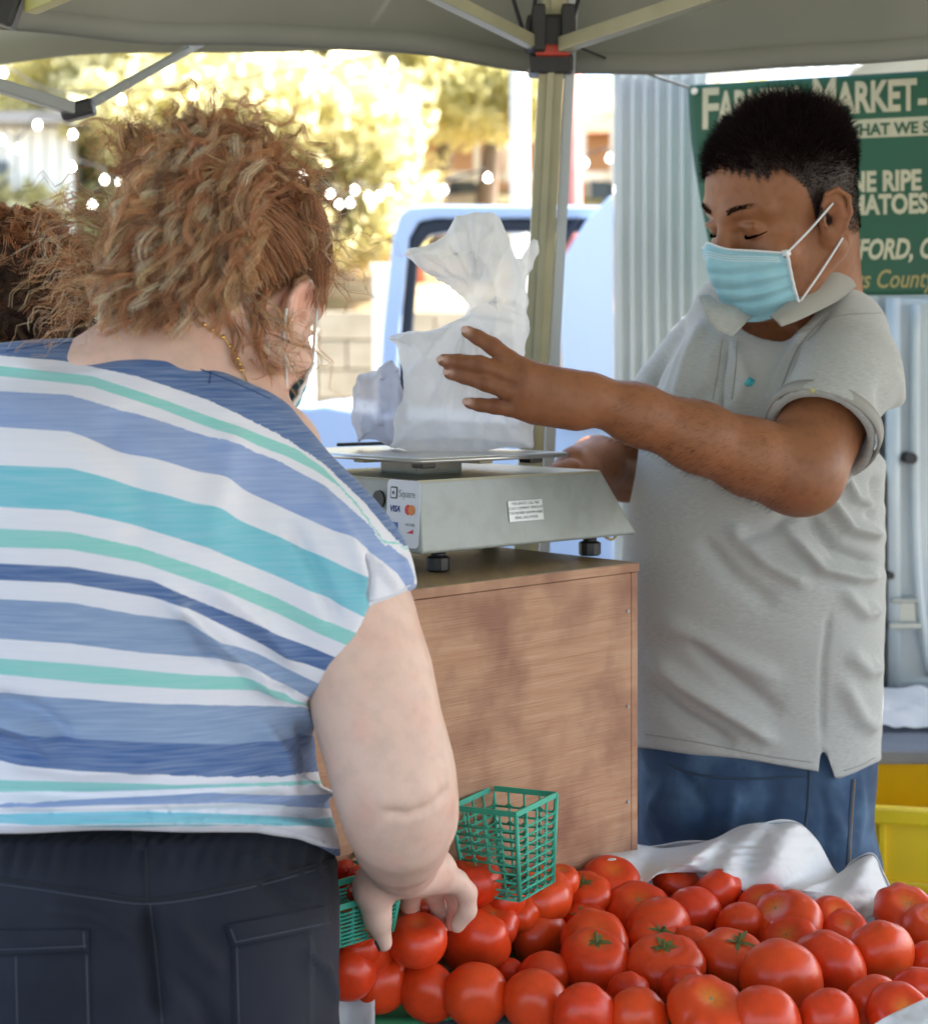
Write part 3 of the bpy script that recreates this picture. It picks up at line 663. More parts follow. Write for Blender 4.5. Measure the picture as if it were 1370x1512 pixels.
# plate on its spider
pz = SH+.029
Geo().box(sp(SW*.3, SD*.5, SH+.011), (.075, .075, .019), SR, .004).obj('load_cell', galv, sc)
Geo().box(sp(SW*.3, SD*.5, SH+.0225), (.2, .022, .007), SR, .002).box(sp(SW*.3, SD*.5, SH+.0225), (.022, .25, .0066), SR, .002).obj('support_arm', galt, sc)
for (u, v) in ((.02, .02), (SW*.58-.02, .02), (.02, SD-.02), (SW*.58-.02, SD-.02)): Geo().box(sp(u, v, SH+.0215), (.022, .022, .0095), SR, .003).obj('plate_stop', blk, sc)
PU0, PU1, PV0, PV1 = -.012, SW*.58+.012, -.012, SD+.012
o = Geo().box(sp((PU0+PU1)/2, (PV0+PV1)/2, pz), (PU1-PU0, PV1-PV0, .0035), SR, .0015).obj('plate', stl, sc)
g = Geo()
for (a, b) in (((PU0, PV0), (PU1, PV0)), ((PU0, PV0), (PU0, PV1)), ((PU1, PV0), (PU1, PV1)), ((PU0, PV1), (PU1, PV1))):
    g.tube([sp(a[0], a[1], pz-.002), sp(b[0], b[1], pz-.002)], .0028, 8)
g.obj('plate_rim', stl, sc, True)
# rear rail (thin bar running to the right)
bar('rail', sp(.1, SD+.03, pz+.004), sp(SW+.07, SD+.012, pz+.004), .005, blk, sc)
g = Geo(); g.tube([tuple(v) for v in spline([sp(SW-.03, .04, .0), sp(SW-.02, .03, -.008), sp(SW-.01, .03, -.003), sp(SW-.004, .03, .004)], 10)], .0018, 6); g.obj('seal_wire', mat('brass', (.5, .36, .12), .4, metal=.8), sc, True)
# stickers
stk = mat('white_sticker', (.72, .74, .8), .35, coat=.3); stg = mat('grey_print', (.1, .1, .11), .6); vis = mat('blue_print', (.02, .04, .25), .5); lgr = mat('pale_grey_print', (.3, .31, .33), .6)
orr = mat('orange_print', (.75, .22, .02), .5); rdd = mat('red_print', (.6, .03, .03), .5); bll = mat('light_blue_print', (.05, .17, .5), .5)
# left face frame: direction along face (from back to the near corner)
nL = -sx_; upL = Vector((0, 0, 1)); exL = -sy_; RL = Matrix((exL, upL, nL)).transposed()
# front face lies at u=0..; slope dv .012 over SH (only front), left face u from 0 to .004
def Lp(s, z, off=.0): return sp(.004*z/SH, 0, z)+sy_*s+nL*off      # s = distance back from the near corner
lab = thing('payment_sticker', 'white card payment sticker with printed logos on the left end of the scale', 'sticker', tuple(Lp(.04, .045)))
def rrect(cx, cz, w_, h_, r_, off, m, nm, par, th=.0004):
    pts = []
    for (sx1, sz1, a0_) in ((1, 1, 0), (-1, 1, 90), (-1, -1, 180), (1, -1, 270)):
        for i in range(5): a = R(a0_+i*22.5); pts.append((cx+sx1*(w_/2-r_)+r_*cos(a), cz+sz1*(h_/2-r_)+r_*sin(a)))
    n = len(pts); V = [Lp(-x+0, z, off) for x, z in pts]+[Lp(-x, z, off+th) for x, z in pts]
    return mobj(nm, V, [tuple(range(n))[::-1], tuple(range(n, 2*n))]+[(i, (i+1) % n, (i+1) % n+n, i+n) for i in range(n)], m, par, False)
LW = .062; cxs = -.036; czs = .046
rrect(cxs, czs, LW, .079, .006, .0006, stk, 'paper', lab)
def lt(s, x, z, size, m, sx1=1., shear=0., bold=0.): return text('lettering', s, Lp(-x, z, .0012), size, m, lab, RL, .0001, 'LEFT', sx1, shear, bold)
rrect(cxs-.0175, czs+.024, .013, .0145, .002, .0012, stg, 'logo_frame', lab); rrect(cxs-.0175, czs+.024, .0095, .011, .001, .0018, stk, 'logo_field', lab); rrect(cxs-.0175, czs+.024, .0033, .0038, .0006, .0024, stg, 'logo_dot', lab)
lt('Square', cxs-.0085, czs+.0195, .0125, lgr, .9)
lt('VISA', cxs-.025, czs+.0015, .0105, vis, .95, .25, .0003)
def disc(cx, cz, r_, m, off, nm):
    n = 20; pts = [Lp(-(cx+r_*cos(2*pi*i/n)), cz+r_*sin(2*pi*i/n), off) for i in range(n)]; mobj(nm, pts, [tuple(range(n))], m, lab, False)
disc(cxs+.010, czs+.005, .0062, rdd, .0013, 'red_disc'); disc(cxs+.017, czs+.005, .0062, orr, .0017, 'orange_disc')
rrect(cxs-.016, czs-.0165, .016, .011, .001, .0012, bll, 'blue_mark', lab); lt('AMEX', cxs-.0215, czs-.0185, .005, stk, .9)
lt('DISCOVER', cxs+.006, czs-.014, .0045, lgr, .8)
V = [Lp(-(cxs+.008), czs-.0225, .0013), Lp(-(cxs+.021), czs-.0225, .0013), Lp(-(cxs+.021), czs-.0175, .0013)]; mobj('orange_mark', V, [(0, 1, 2)], rdd, lab, False)
g = Geo(); q = Lp(.082, .06, .003); g.tube([q-nL*.003, q], .011, 20); g.obj('power_switch', blk, sc)
# rating plate on the front face
tl = math.atan2(.012, SH); nf = -sy_; upF = (Vector((0, 0, cos(tl)))+sy_*sin(tl)).normalized(); nF = sx_.cross(upF).normalized(); RF = Matrix((sx_, upF, nF)).transposed()
rp_ = thing('rating_label', 'small silver label with fine print on the front of the scale', 'label', tuple(sp(.165, 0, .04)))
c_ = sp(.172, .012*.042/SH, .042)+nF*.0012
Geo().box(c_, (.058, .0255, .0005), RF, .0002).obj('foil', mat('silver_foil', (.5, .53, .53), .3, metal=.2), rp_)
for i, s in enumerate(('IF WARRANTY SEAL IS', 'BROKEN THE SCALE MUST BE', 'RETESTED BEFORE USE', 'CALL 555 0100')):
    text('lettering', ('FOR SERVICE CALL THE', 'SCALE COMPANY OFFICE AT', 'THE NUMBER SHOWN HERE', 'SERIAL AND MODEL')[i], c_+nF*.0004+upF*(.0075-i*.0058), .0052, stg, rp_, RF, .00005, 'CENTER', .85)

# ---- plastic bags on the scale
film = mat('bag_film', (.9, .9, .91), .34, spec=.5, transl=((1, 1, 1), .42), alpha=.6, crease=(40, .6, .012), coat=.15)
bsdf(film).inputs['Coat Roughness'].default_value = .2
def crumple(V, N, amp, sc_, seed):
    a = vnoise(V, sc_, seed, 1); b = vnoise(V+.3, sc_*2.3, seed+1, 1)
    return V+N*((-np.abs(a)*1.5-np.abs(b)*.6)*amp)[:, None]
def foldlines(V, lines, N):
    x, y = to_px(V)
    for pts, w_, a_ in lines:
        d, t, s = segdist(x, y, pts); V = V+N*(a_*np.exp(-(d/w_)**2)*np.clip(np.sin(np.clip(t, 0.02, .98)*pi)*2, 0, 1))[:, None]
    return V
def bagmesh(nm, S, h, par, m, lines=(), amp=.006, sc_=16, seed=3, rel=2):
    V, Q = S.mesh(h); V = relax(V, Q, rel); N = normals(V, Q); V = crumple(V, N, amp, sc_, seed); N = normals(V, Q); V = foldlines(V, lines, N)
    return mobj(nm, V, Q, m, par)
YB = 2.06
bgz = pz+sb+.002
bg = thing('plastic_bag', 'tall white plastic carrier bag with knotted handles standing on the scale plate', 'bag', (P(680, 650, YB).x, YB, bgz))
def lay(pts, Y): return [tuple(P(a, b, Y)) for a, b in pts]
def panel2d(poly, Y, dep, k=.012, S=None, edge=.0):
    """solid with the outline poly (pixels at depth Y), thickness swelling to dep inside"""
    pl = [(float(P(a, b, Y).x), float(P(a, b, Y).z)) for a, b in poly]; pl.append(pl[0]); A = np.array(pl)
    def fn(p):
        x, z = p[:, 0], p[:, 2]; d, _, _ = segdist(x, z, pl); ins = np.zeros(len(x), bool)
        for i in range(len(pl)-1):
            x0, z0 = pl[i]; x1, z1 = pl[i+1]
            c = ((z0 > z) != (z1 > z)) & (x < (x1-x0)*(z-z0)/(z1-z0+1e-12)+x0); ins ^= c
        sd_ = np.where(ins, -d, d); th = .003+dep*np.sqrt(np.clip(1-(1-np.clip(d/(dep*1.35), 0, 1))**2, 0, 1))*ins
        e = np.abs(p[:, 1]-Y)-th
        return np.where(ins, np.where(e > 0, e*.7, np.maximum(e, sd_)*.7), np.sqrt(np.maximum(np.abs(p[:, 1]-Y)-.003, 0)**2+d**2))
    lo = (A[:, 0].min(), Y-dep-.005, A[:, 1].min()); hi = (A[:, 0].max(), Y+dep+.005, A[:, 1].max())
    S = S or Sdf(); return S.fn(fn, lo, hi, k)
S = panel2d([(568, 497), (600, 487), (640, 482), (670, 474), (684, 462), (684, 440), (660, 425), (625, 402), (596, 378), (600, 366), (640, 352), (672, 318), (700, 309), (730, 312), (752, 335), (765, 372), (778, 420), (784, 470), (780, 520), (777, 560), (784, 600), (792, 628), (790, 668), (690, 672), (570, 668), (572, 622), (592, 590), (594, 560), (586, 520)], YB, .075)
panel2d([(768, 372), (775, 352), (788, 346), (800, 352), (802, 378), (790, 400), (778, 430), (766, 440)], YB+.02, .012, .008, S)
fl_ = [([(700+ (x-700)*.1, 470), (x, y)], 5, a_) for x, y, a_ in ((600, 560, .008), (620, 610, -.008), (650, 640, .008), (680, 600, -.006), (705, 650, .008), (730, 580, -.008), (750, 640, .007), (775, 600, -.006), (640, 520, .006))]
fl_ += [([(705+(x-705)*.25, 440), (x, y)], 5, a_) for x, y in ((605, 372), (640, 362), (672, 330), (700, 318), (728, 322), (750, 345)) for a_ in (.006,)] + [([(700, 430), (x, y)], 4, -.006) for x, y in ((622, 380), (656, 345), (688, 322), (715, 316), (742, 335))]
fl_ += [([(684, 452), (730, 446), (780, 462)], 5, -.012), ([(690, 470), (735, 478), (780, 492)], 5, .006), ([(760, 400), (748, 470), (760, 540)], 7, .007)]
bagmesh('bag_film', S, .0038, bg, film, fl_, .007, 20, 3)
for (px, py, r_) in ((640, 595, .034), (700, 605, .036), (752, 600, .033), (672, 545, .034), (735, 545, .033), (625, 632, .02), (690, 500, .03)):
    pass
b2 = thing('plastic_bag', 'small clear plastic bag slumped on the scale plate, left of the tall bag', 'bag', (P(550, 640, 2.1).x, 2.1, bgz))
S = panel2d([(516, 610), (518, 575), (530, 548), (552, 532), (580, 528), (600, 540), (604, 600), (596, 664), (520, 662)], 2.12, .045)
bagmesh('bag_film', S, .004, b2, mat('clear_film', (.6, .6, .66), .3, transl=((.7, .7, .76), .4), alpha=.5, crease=(36, .9, .02), coat=.3), [([(530, 550), (545, 590), (535, 645)], 6, .008), ([(560, 535), (572, 590), (560, 640)], 6, -.008)], .009, 22, 9)

# ---- table, cloth, green paper
TZ = .697
tb = thing('market_table', 'long grey topped trestle table carrying the tomatoes', 'table', (.25, 1.95, 0))
tm = mat('table_top_grey', (.34, .34, .35), .6, col2=(.28, .28, .29), ns=6)
Geo().box((.525, 1.785, TZ-.02), (1.3, .41, .03), bev=.004).obj('tabletop', tm, tb)
Geo().box((.80, 2.05, TZ-.021), (.75, .12, .03), bev=.004).obj('table_extension', tm, tb)
for x_, y_ in ((-.09, 1.62), (1.12, 1.62), (1.12, 2.07), (.46, 2.07)): Geo().tube([(x_, y_, 0), (x_, y_, TZ-.035)], .014, 10).obj('leg', steel2, tb)
gp = mat('green_paper', (.055, .33, .13), .7, col2=(.045, .27, .11), ns=8)
def gfn(U, W):
    x = -.125+.93*U; y = 1.715-.0+.2*W+.006*np.sin(x*21)-.05*np.clip(x, 0, 1); return np.stack([x, y, TZ-.0+.003+.0035*np.sin(x*30+W*3)+.004*(1-W)*np.sin(x*9)], 1)
tag(sheet(gfn, 60, 12, gp, 'paper_sheet', None, .001), 'green paper sheet under the front row of tomatoes', 'paper')

# ---- tomatoes
tomm = mat('tomato_skin', (.43, .022, .008), .30, spec=.36, attr='col', coat=.14, sss=.14, sssc=(1, .2, .1), bs=.12, bscale=60, bdist=.0015, col2=.86, ns=4.2, ncut=(.4, .7))
bsdf(tomm).inputs['Coat Roughness'].default_value = .16
nt = tomm.node_tree; oi = nt.nodes.new('ShaderNodeObjectInfo'); mx_ = nt.nodes.new('ShaderNodeMix'); mx_.data_type = 'RGBA'; src_ = bsdf(tomm).inputs['Base Color'].links[0].from_socket
ml = nt.nodes.new('ShaderNodeMath'); ml.operation = 'MULTIPLY'; ml.inputs[1].default_value = .26; nt.links.new(oi.outputs['Random'], ml.inputs[0]); nt.links.new(ml.outputs[0], mx_.inputs[0])
nt.links.new(src_, mx_.inputs[6]); mx_.inputs[7].default_value = (.72, .12, .012, 1); nt.links.new(mx_.outputs[2], bsdf(tomm).inputs['Base Color'])
calm = mat('calyx_green', (.07, .13, .025), .7, col2=(.16, .14, .05), ns=60); scarm = mat('stem_scar', (.32, .2, .09), .8)
def tomato_shape(seed, lobes, flat, irr, ribs):
    rg = np.random.default_rng(seed); nu, nv = 40, 26; V = []; C = []
    ph = rg.uniform(0, 6.28, 4); yel = rg.uniform(.35, 1)
    for j in range(nv+1):
        v = pi*j/nv
        for i in range(nu):
            u = 2*pi*i/nu
            r = 1+ribs*(cos(lobes*u+ph[0])*.6+cos((lobes+2)*u+ph[1])*.4)*max(sin(v), 0)**.6*(.4+.6*max(cos(v), 0))+irr*cos(u+ph[2])+irr*.8*cos(2*u+ph[3])
            dimple = .24*math.exp(-(v/.42)**2)+.05*math.exp(-((pi-v)/.3)**2)
            z = cos(v)*flat-dimple*flat*(1 if v < 1.5 else -1)
            ss = max(sin(v), 0)**.88; V.append((ss*r*cos(u), ss*r*sin(u), z+.08*irr*cos(u)))
            base = np.array([.68, .045, .010]); k_ = math.exp(-(v/.25)**2)*yel*(.9+.1*cos(lobes*u+ph[0])); C.append(base*(1-k_)+np.array([.75, .27, .04])*k_)
    Fc = [(j*nu+i, (j+1)*nu+i, (j+1)*nu+(i+1) % nu, j*nu+(i+1) % nu) for j in range(nv) for i in range(nu)]
    me = meshdata('tomato_skin', V, Fc, tomm); a = me.color_attributes.new('col', 'FLOAT_COLOR', 'POINT')
    a.data.foreach_set('color', np.concatenate([np.array(C), np.ones((len(C), 1))], 1).astype(np.float32).ravel()); return me
shapes = [tomato_shape(11+i, [5, 6, 7, 4, 8, 5, 6, 9][i], [.84, .77, .73, .87, .70, .81, .75, .68][i], [.02, .05, .07, .03, .08, .04, .06, .09][i], [.03, .05, .07, .02, .08, .035, .065, .07][i]) for i in range(8)]
def calyx(seed, n, L):
    rg = np.random.default_rng(seed); g = Geo()
    for i in range(n):
        a = 2*pi*i/n+rg.uniform(-.3, .3); l = L*rg.uniform(.7, 1.2); d = Vector((cos(a), sin(a), 0)); s = Vector((-sin(a), cos(a), 0)); up = rg.uniform(.1, .55)
        pts = [d*l*t+Vector((0, 0, .0+l*up*t-l*.3*t*t)) for t in (0, .35, .7, 1)]; w_ = [.05, .075, .045, .004]
        V = [];
        for p_, q_ in zip(pts, w_): V += [p_-s*q_, p_+s*q_+Vector((0, 0, .02))]
        g.add(V, [(0, 1, 3, 2), (2, 3, 5, 4), (4, 5, 7, 6)])
    g.tube([(0, 0, -.05), (.02, 0, .12), (.06, .02, .3)], [.05, .04, .05], 6)
    return meshdata('calyx', g.V, g.F, calm, False)
calx = [calyx(3, 6, .45), calyx(4, 5, .55)]
sg = Geo(); sg.tube([(0, 0, -.03), (0, 0, .0), (0, 0, .035)], [.15, .12, .05], 7); scar_me = meshdata('stem_scar', sg.V, sg.F, scarm)
TOMS = []
def tomato(c, r, k, tilt, az, roll, topk, label, flat_extra=1., tint=None):
    me = shapes[k % 8]; Rm = Matrix.Rotation(az, 4, 'Z') @ Matrix.Rotation(tilt, 4, 'X') @ Matrix.Rotation(roll, 4, 'Z')
    t = bpy.data.objects.new('tomato', None); t.empty_display_size = .03; SC.collection.objects.link(t)
    t.matrix_basis = Matrix.Translation(Vector(c)) @ Rm @ Matrix.Diagonal((r, r, r*flat_extra, 1)); tag(t, label, 'tomato', 'ripe red tomatoes heaped on the table')
    b = bpy.data.objects.new('tomato_body', me); SC.collection.objects.link(b); b.parent = t
    if tint is not None: pass
    fl = [.86, .8, .76, .9, .72, .84, .78, .7][k % 8]
    if topk > 0:
        o = bpy.data.objects.new('calyx', calx[topk-1]); SC.collection.objects.link(o); o.parent = t; o.location = (0, 0, fl*.72)
    o = bpy.data.objects.new('stem_scar', scar_me); SC.collection.objects.link(o); o.parent = t; o.location = (0, 0, fl*.70)
    TOMS.append((np.array(c), r)); return t
# (px, py, width px, tilt deg, azimuth deg, shape, calyx, words)
def Yrow(px, py):
    # depth of the heap surface: nearer rows lower in the picture; the heap stops at the plywood stand on the left
    Y = np.interp(py, [1290, 1330, 1380, 1440, 1510], [2.03, 1.97, 1.885, 1.79, 1.70])
    k_ = (px-685)/F; # line of the stand's face: BC + bex*s
    s = (k_*BC.y-BC.x)/(bex.x-k_*bex.y); Yf = BC.y+bex.y*s if px < 930 else 9
    return min(Y, Yf-.05)
L = [
 (700, 1300, 74, 10, 0, 0, 0, 'tomato with yellow scar right behind the shopper\'s hand, against the plywood stand'),
 (796, 1322, 92, 14, 20, 1, 0, 'large tomato with pale yellow top just right of the upright green basket'),
 (862, 1322, 76, 20, -20, 2, 1, 'tomato with dark scar between the basket and the white bag'),
 (902, 1306, 84, 25, 10, 0, 0, 'orange red tomato tucked under the left end of the white bag'),
 (829, 1300, 42, 10, 0, 3, 0, 'small tomato peeking out behind the two beside the basket'),
 (998, 1302, 66, 20, 60, 1, 0, 'tomato half under the front of the white bag'),
 (1052, 1326, 82, -60, 40, 4, 0, 'lobed tomato lying against the one under the white bag'),
 (1022, 1350, 78, 70, 10, 3, 0, 'round smooth tomato in front of the pair under the white bag'),
 (942, 1352, 98, 24, 0, 2, 0, 'broad tomato with yellow top in the middle of the heap'),
 (970, 1374, 92, 80, 30, 5, 0, 'tomato leaning on the front of the broad yellow topped one'),
 (1128, 1342, 78, 30, -40, 1, 0, 'tomato with pale scar behind the big creased one'),
 (1160, 1360, 104, 40, -60, 7, 0, 'big creased tomato with a dark split line'),
 (1228, 1364, 64, 40, 20, 3, 0, 'deep red tomato shaded under the right end of the white bag'),
 (1335, 1352, 92, 30, 0, 4, 0, 'flat tomato at the right edge, behind the others'),
 (1372, 1376, 80, 20, 0, 0, 0, 'tomato cut by the right edge of the photo, upper one'),
 (745, 1334, 52, 60, 30, 5, 0, 'small tomato wedged left of the large pale topped one'),
 (795, 1385, 82, 85, 40, 1, 0, 'tomato on its side left of the one with a green stem'),
 (862, 1366, 72, 30, 0, 2, 2, 'tomato hidden behind the one with a green stem'),
 (880, 1398, 98, 40, 5, 6, 0, 'dark topped tomato right behind the stemmed one'),
 (879, 1422, 98, 16, 5, 3, 1, 'tomato with a dry green stem, left of centre in the heap'),
 (968, 1392, 80, 30, 30, 1, 2, 'tomato just behind the second stemmed one'),
 (980, 1424, 104, 18, -10, 2, 1, 'yellow topped tomato with a thin green stem in the middle of the heap'),
 (1022, 1402, 56, 70, 0, 0, 0, 'small tomato in the gap right of the two stemmed ones'),
 (1084, 1416, 96, 18, 25, 6, 2, 'tomato with a short bright green stem'),
 (1092, 1368, 60, 60, 0, 5, 0, 'shadowed tomato behind the one with a short bright stem'),
 (1166, 1388, 78, 50, -30, 4, 0, 'tomato behind the biggest smooth one on the right'),
 (1152, 1446, 112, 95, 10, 5, 0, 'biggest smooth tomato lying on its side, right of centre'),
 (1221, 1428, 100, 80, -40, 1, 0, 'smooth tomato right of the biggest one'),
 (1296, 1412, 100, 60, 20, 6, 0, 'ribbed tomato near the right edge'),
 (1372, 1424, 66, 70, -10, 0, 0, 'tomato cut by the right edge of the photo, middle one'),
 (1248, 1378, 60, 30, 0, 2, 0, 'low tomato showing between the ribbed and smooth ones on the right'),
 (617, 1388, 82, 14, 5, 0, 0, 'dark red tomato the shopper is picking up'),
 (705, 1394, 100, 70, -20, 6, 0, 'large broad tomato right of the one being picked up'),
 (724, 1362, 76, 40, 10, 2, 0, 'tomato behind the large broad one, right of the hand'),
 (664, 1340, 70, 30, 0, 1, 0, 'tomato under the shopper\'s curled fingers'),
 (628, 1328, 60, 40, 0, 3, 0, 'tomato seen between the shopper\'s thumb and fingers'),
 (760, 1340, 60, 40, 0, 4, 0, 'tomato low behind the one on its side'),
 (524, 1366, 66, 40, 0, 3, 0, 'blurred tomato at the left, below the green baskets'),
 (532, 1386, 64, 50, 0, 1, 0, 'blurred tomato by the shopper\'s thumb'),
 (514, 1436, 78, 80, 0, 0, 0, 'leftmost front tomato, partly behind the shopper\'s hip'),
 (540, 1406, 60, 60, 0, 2, 0, 'tomato below the shopper\'s thumb, behind the front row'),
 (564, 1452, 80, 85, 20, 3, 0, 'second front tomato from the left, on the green paper'),
 (632, 1464, 82, 85, -10, 5, 0, 'third front tomato from the left, on the green paper'),
 (704, 1470, 90, 88, 5, 0, 0, 'glossy front tomato below the large broad one'),
 (790, 1478, 88, 90, -10, 3, 0, 'front tomato left of the one below the stemmed tomato'),
 (806, 1440, 70, 60, 0, 5, 0, 'tomato behind the front row, under the one on its side'),
 (748, 1440, 44, 60, 0, 1, 0, 'small tomato in the dark gap above the front row'),
 (862, 1500, 90, 85, 0, 1, 0, 'front tomato below the left stemmed one, cut by the photo edge'),
 (942, 1502, 84, 80, 10, 5, 0, 'front tomato below the middle stemmed one, cut by the photo edge'),
 (925, 1468, 56, 70, 0, 2, 0, 'tomato down in the gap between the two stemmed ones'),
 (1044, 1500, 118, 22, 15, 7, 0, 'very large dull tomato with a scar at the front edge'),
 (1128, 1512, 100, 85, 0, 3, 0, 'lowest tomato at the front, in front of the very large one'),
 (1222, 1508, 88, 80, 20, 0, 0, 'front tomato right of the lowest one'),
 (1286, 1480, 84, 60, 30, 6, 0, 'tomato behind the white bag corner at the lower right'),
 (1330, 1500, 90, 50, 0, 5, 0, 'tomato next to the white bag corner at the lower right'),
 (1352, 1462, 60, 60, 0, 1, 0, 'tomato low at the right edge, above the white bag corner'),
 (1005, 1460, 60, 60, 0, 4, 0, 'tomato behind the very large dull one'),
]
zf_ = {}
for (px, py, wpx, tl_, az_, k, cx_, lb) in L:
    Y = Yrow(px, py)
    if (px, py) == (617, 1388): Y = 1.705
    if (px, py) == (705, 1394): Y = 1.79
    if wpx < 66: wpx *= 1.16
    Y = min(Y, (H-TZ-.005)*F/((py-HZ)+.8*wpx/2*1.09))
    r = wpx/2*Y/F/1.0
    c = P(px, py, Y)
    if c.z-r*.8 < TZ+.004: c.z = max(c.z, TZ+.004+r*.8)
    tomato(c, r*1.09, k, R(tl_ if tl_ < 56 else -tl_*.95), R(az_), R(random.uniform(0, 360)), cx_, lb, random.uniform(.94, 1.04))
# the hidden lower layers that carry the heap
nf_ = 0
for lev in range(4):
    z = TZ+.034+lev*.052
    for x in np.arange(-.24, .66, .068):
        for y in np.arange(1.70, 2.12, .066):
            xx = x+random.uniform(-.008, .008)+(lev % 2)*.03; yy = y+random.uniform(-.008, .008)+(lev % 2)*.03; r = .034
            # stay before the stand and below the visible surface
            d = (Vector((xx, yy, 0))-BC); s_ = d.dot(bex); v_ = d.dot(bey)
            if s_ < .02 and v_ > -.045: continue
            if xx > .08 and yy < 1.66: continue
            px = 685+xx*F/yy; py = HZ+(H-z)*F/yy
            zs = None; best = 9
            c = np.array([xx, yy, z])
            if px < 500 and lev > 0: continue
            near = [(np.linalg.norm(q[0][:2]-c[:2]), q) for q in TOMS[:len(L)]]
            if min(np.linalg.norm(q[0]-c)/(q[1]+r) for q in TOMS) < .86: continue
            cov = [q for dd, q in near if dd < .06]
            top = max([q[0][2] for q in cov], default=-9)
            if top < z+.02: continue
            tomato(c, r*random.uniform(.95, 1.1), random.randrange(6), R(random.uniform(0, 90)), R(random.uniform(0, 360)), 0, 0, 'tomato buried in the lower layers of the heap, glimpsed through the gaps'); nf_ += 1
print('filler tomatoes', nf_)

# ---- green berry baskets
bgm = mat('basket_plastic', (.07, .50, .36), .4, transl=((.09, .6, .42), .25))
def basket(loc, rotm, top, bot, hgt, label, par_m=bgm, th=.0028, grp='green plastic berry baskets'):
    """open mesh basket; local z up, wide opening at z=hgt"""
    t = bpy.data.objects.new('berry_basket', None); SC.collection.objects.link(t); t.matrix_basis = Matrix.Translation(Vector(loc)) @ rotm.to_4x4(); tag(t, label, 'basket', grp)
    def cor(k, f):
        s = (bot+(top-bot)*f)/2; return Vector(((-s, s, s, -s)[k], (-s, -s, s, s)[k], hgt*f))
    for k in range(4):
        g = Geo(); a0, b0, a1, b1 = cor(k, 0), cor((k+1) % 4, 0), cor(k, 1), cor((k+1) % 4, 1)
        for j in range(1, 9): f = .0+j/9.*.9; g.tube([a0.lerp(a1, f), b0.lerp(b1, f)], th*.5, 5)
        for i in (1, 2, 3): g.tube([a0.lerp(b0, i/4), a1.lerp(b1, i/4)], th*.5, 5)
        for j in range(0, 9):
            for i in (0, 1, 2, 3):
                f0 = j*.1+.004
                q = lambda u, f: a0.lerp(b0, u).lerp(a1.lerp(b1, u), f)
                g.tube([q(i/4+.004, f0+.03), q(i/4+.05, f0+.006)], th*.42, 4); g.tube([q(i/4+.246, f0+.03), q(i/4+.2, f0+.006)], th*.42, 4)
        mobj('side_lattice', g.V, g.F, par_m, t, True, False)
        g = Geo(); g.tube([a0, a1], th*.95, 6); mobj('corner_rib', g.V, g.F, par_m, t, True, False)
        m_ = (a1+b1)/2; d = (b1-a1); g = Geo(); g.box(m_, (d.length+.003, .0022, .006), d.to_track_quat('X', 'Z').to_matrix()); mobj('rim', g.V, g.F, par_m, t, False, False)
    g = Geo(); s = bot/2
    for i in range(7): q = -s+bot*i/6; g.tube([(q, -s, 0), (q, s, 0)], th*.5, 5); g.tube([(-s, q, 0), (s, q, 0)], th*.5, 5)
    mobj('base_lattice', g.V, g.F, par_m, t, True, False)
    return t
# the tipped one: seen almost corner-on with its opening facing down-right
q = Matrix.Rotation(R(38), 3, 'Z') @ Matrix.Rotation(R(4), 3, 'X')
cb = P(754, 1305, 1.80); basket((cb.x+.0, 1.83, cb.z-.014), Matrix.Rotation(R(-4), 3, 'Y') @ Matrix.Rotation(R(44+12), 3, 'Z'), .086, .070, .098, 'empty green berry basket standing on the tomatoes against the plywood stand')
cherry = mat('cherry_tomato', (.5, .03, .01), .2, coat=.3); chy = mat('cherry_tomato_orange', (.6, .16, .02), .2, coat=.3)
bl = P(520, 1345, 1.80)
for i, (px, py, Yb_) in enumerate(((502, 1304, 1.70), (508, 1338, 1.68))):
    c = P(px, py, Yb_)
    basket((c.x, Yb_, c.z-.025), Matrix.Rotation(R(43), 3, 'Z'), .082, .070, .042, ('rear green basket of cherry tomatoes, half hidden by the shopper\'s hip', 'front green basket of cherry tomatoes, half hidden by the shopper\'s hip')[i])
    for j in range(14):
        a = random.uniform(-.034, .034); b = random.uniform(-.034, .034); V, Fc = tube([(0, 0, -.95), (0, 0, -.75), (0, 0, -.3), (0, 0, .3), (0, 0, .75), (0, 0, .95)], [.3, .66, .95, .95, .66, .3], 10)
        z_ = c.z-.012+.017*(j > 7); V = [Vector(v)*.0125+Vector((c.x+a, Yb_+b, z_)) for v in V]
        o = mobj('cherry_tomato', V, Fc, cherry if random.random() < .75 else chy); tag(o, ('cherry tomato in the rear green basket beside the hip', 'cherry tomato in the front green basket beside the hip')[i], 'cherry tomato', ('cherry tomatoes in the rear green basket', 'cherry tomatoes in the front green basket')[i])
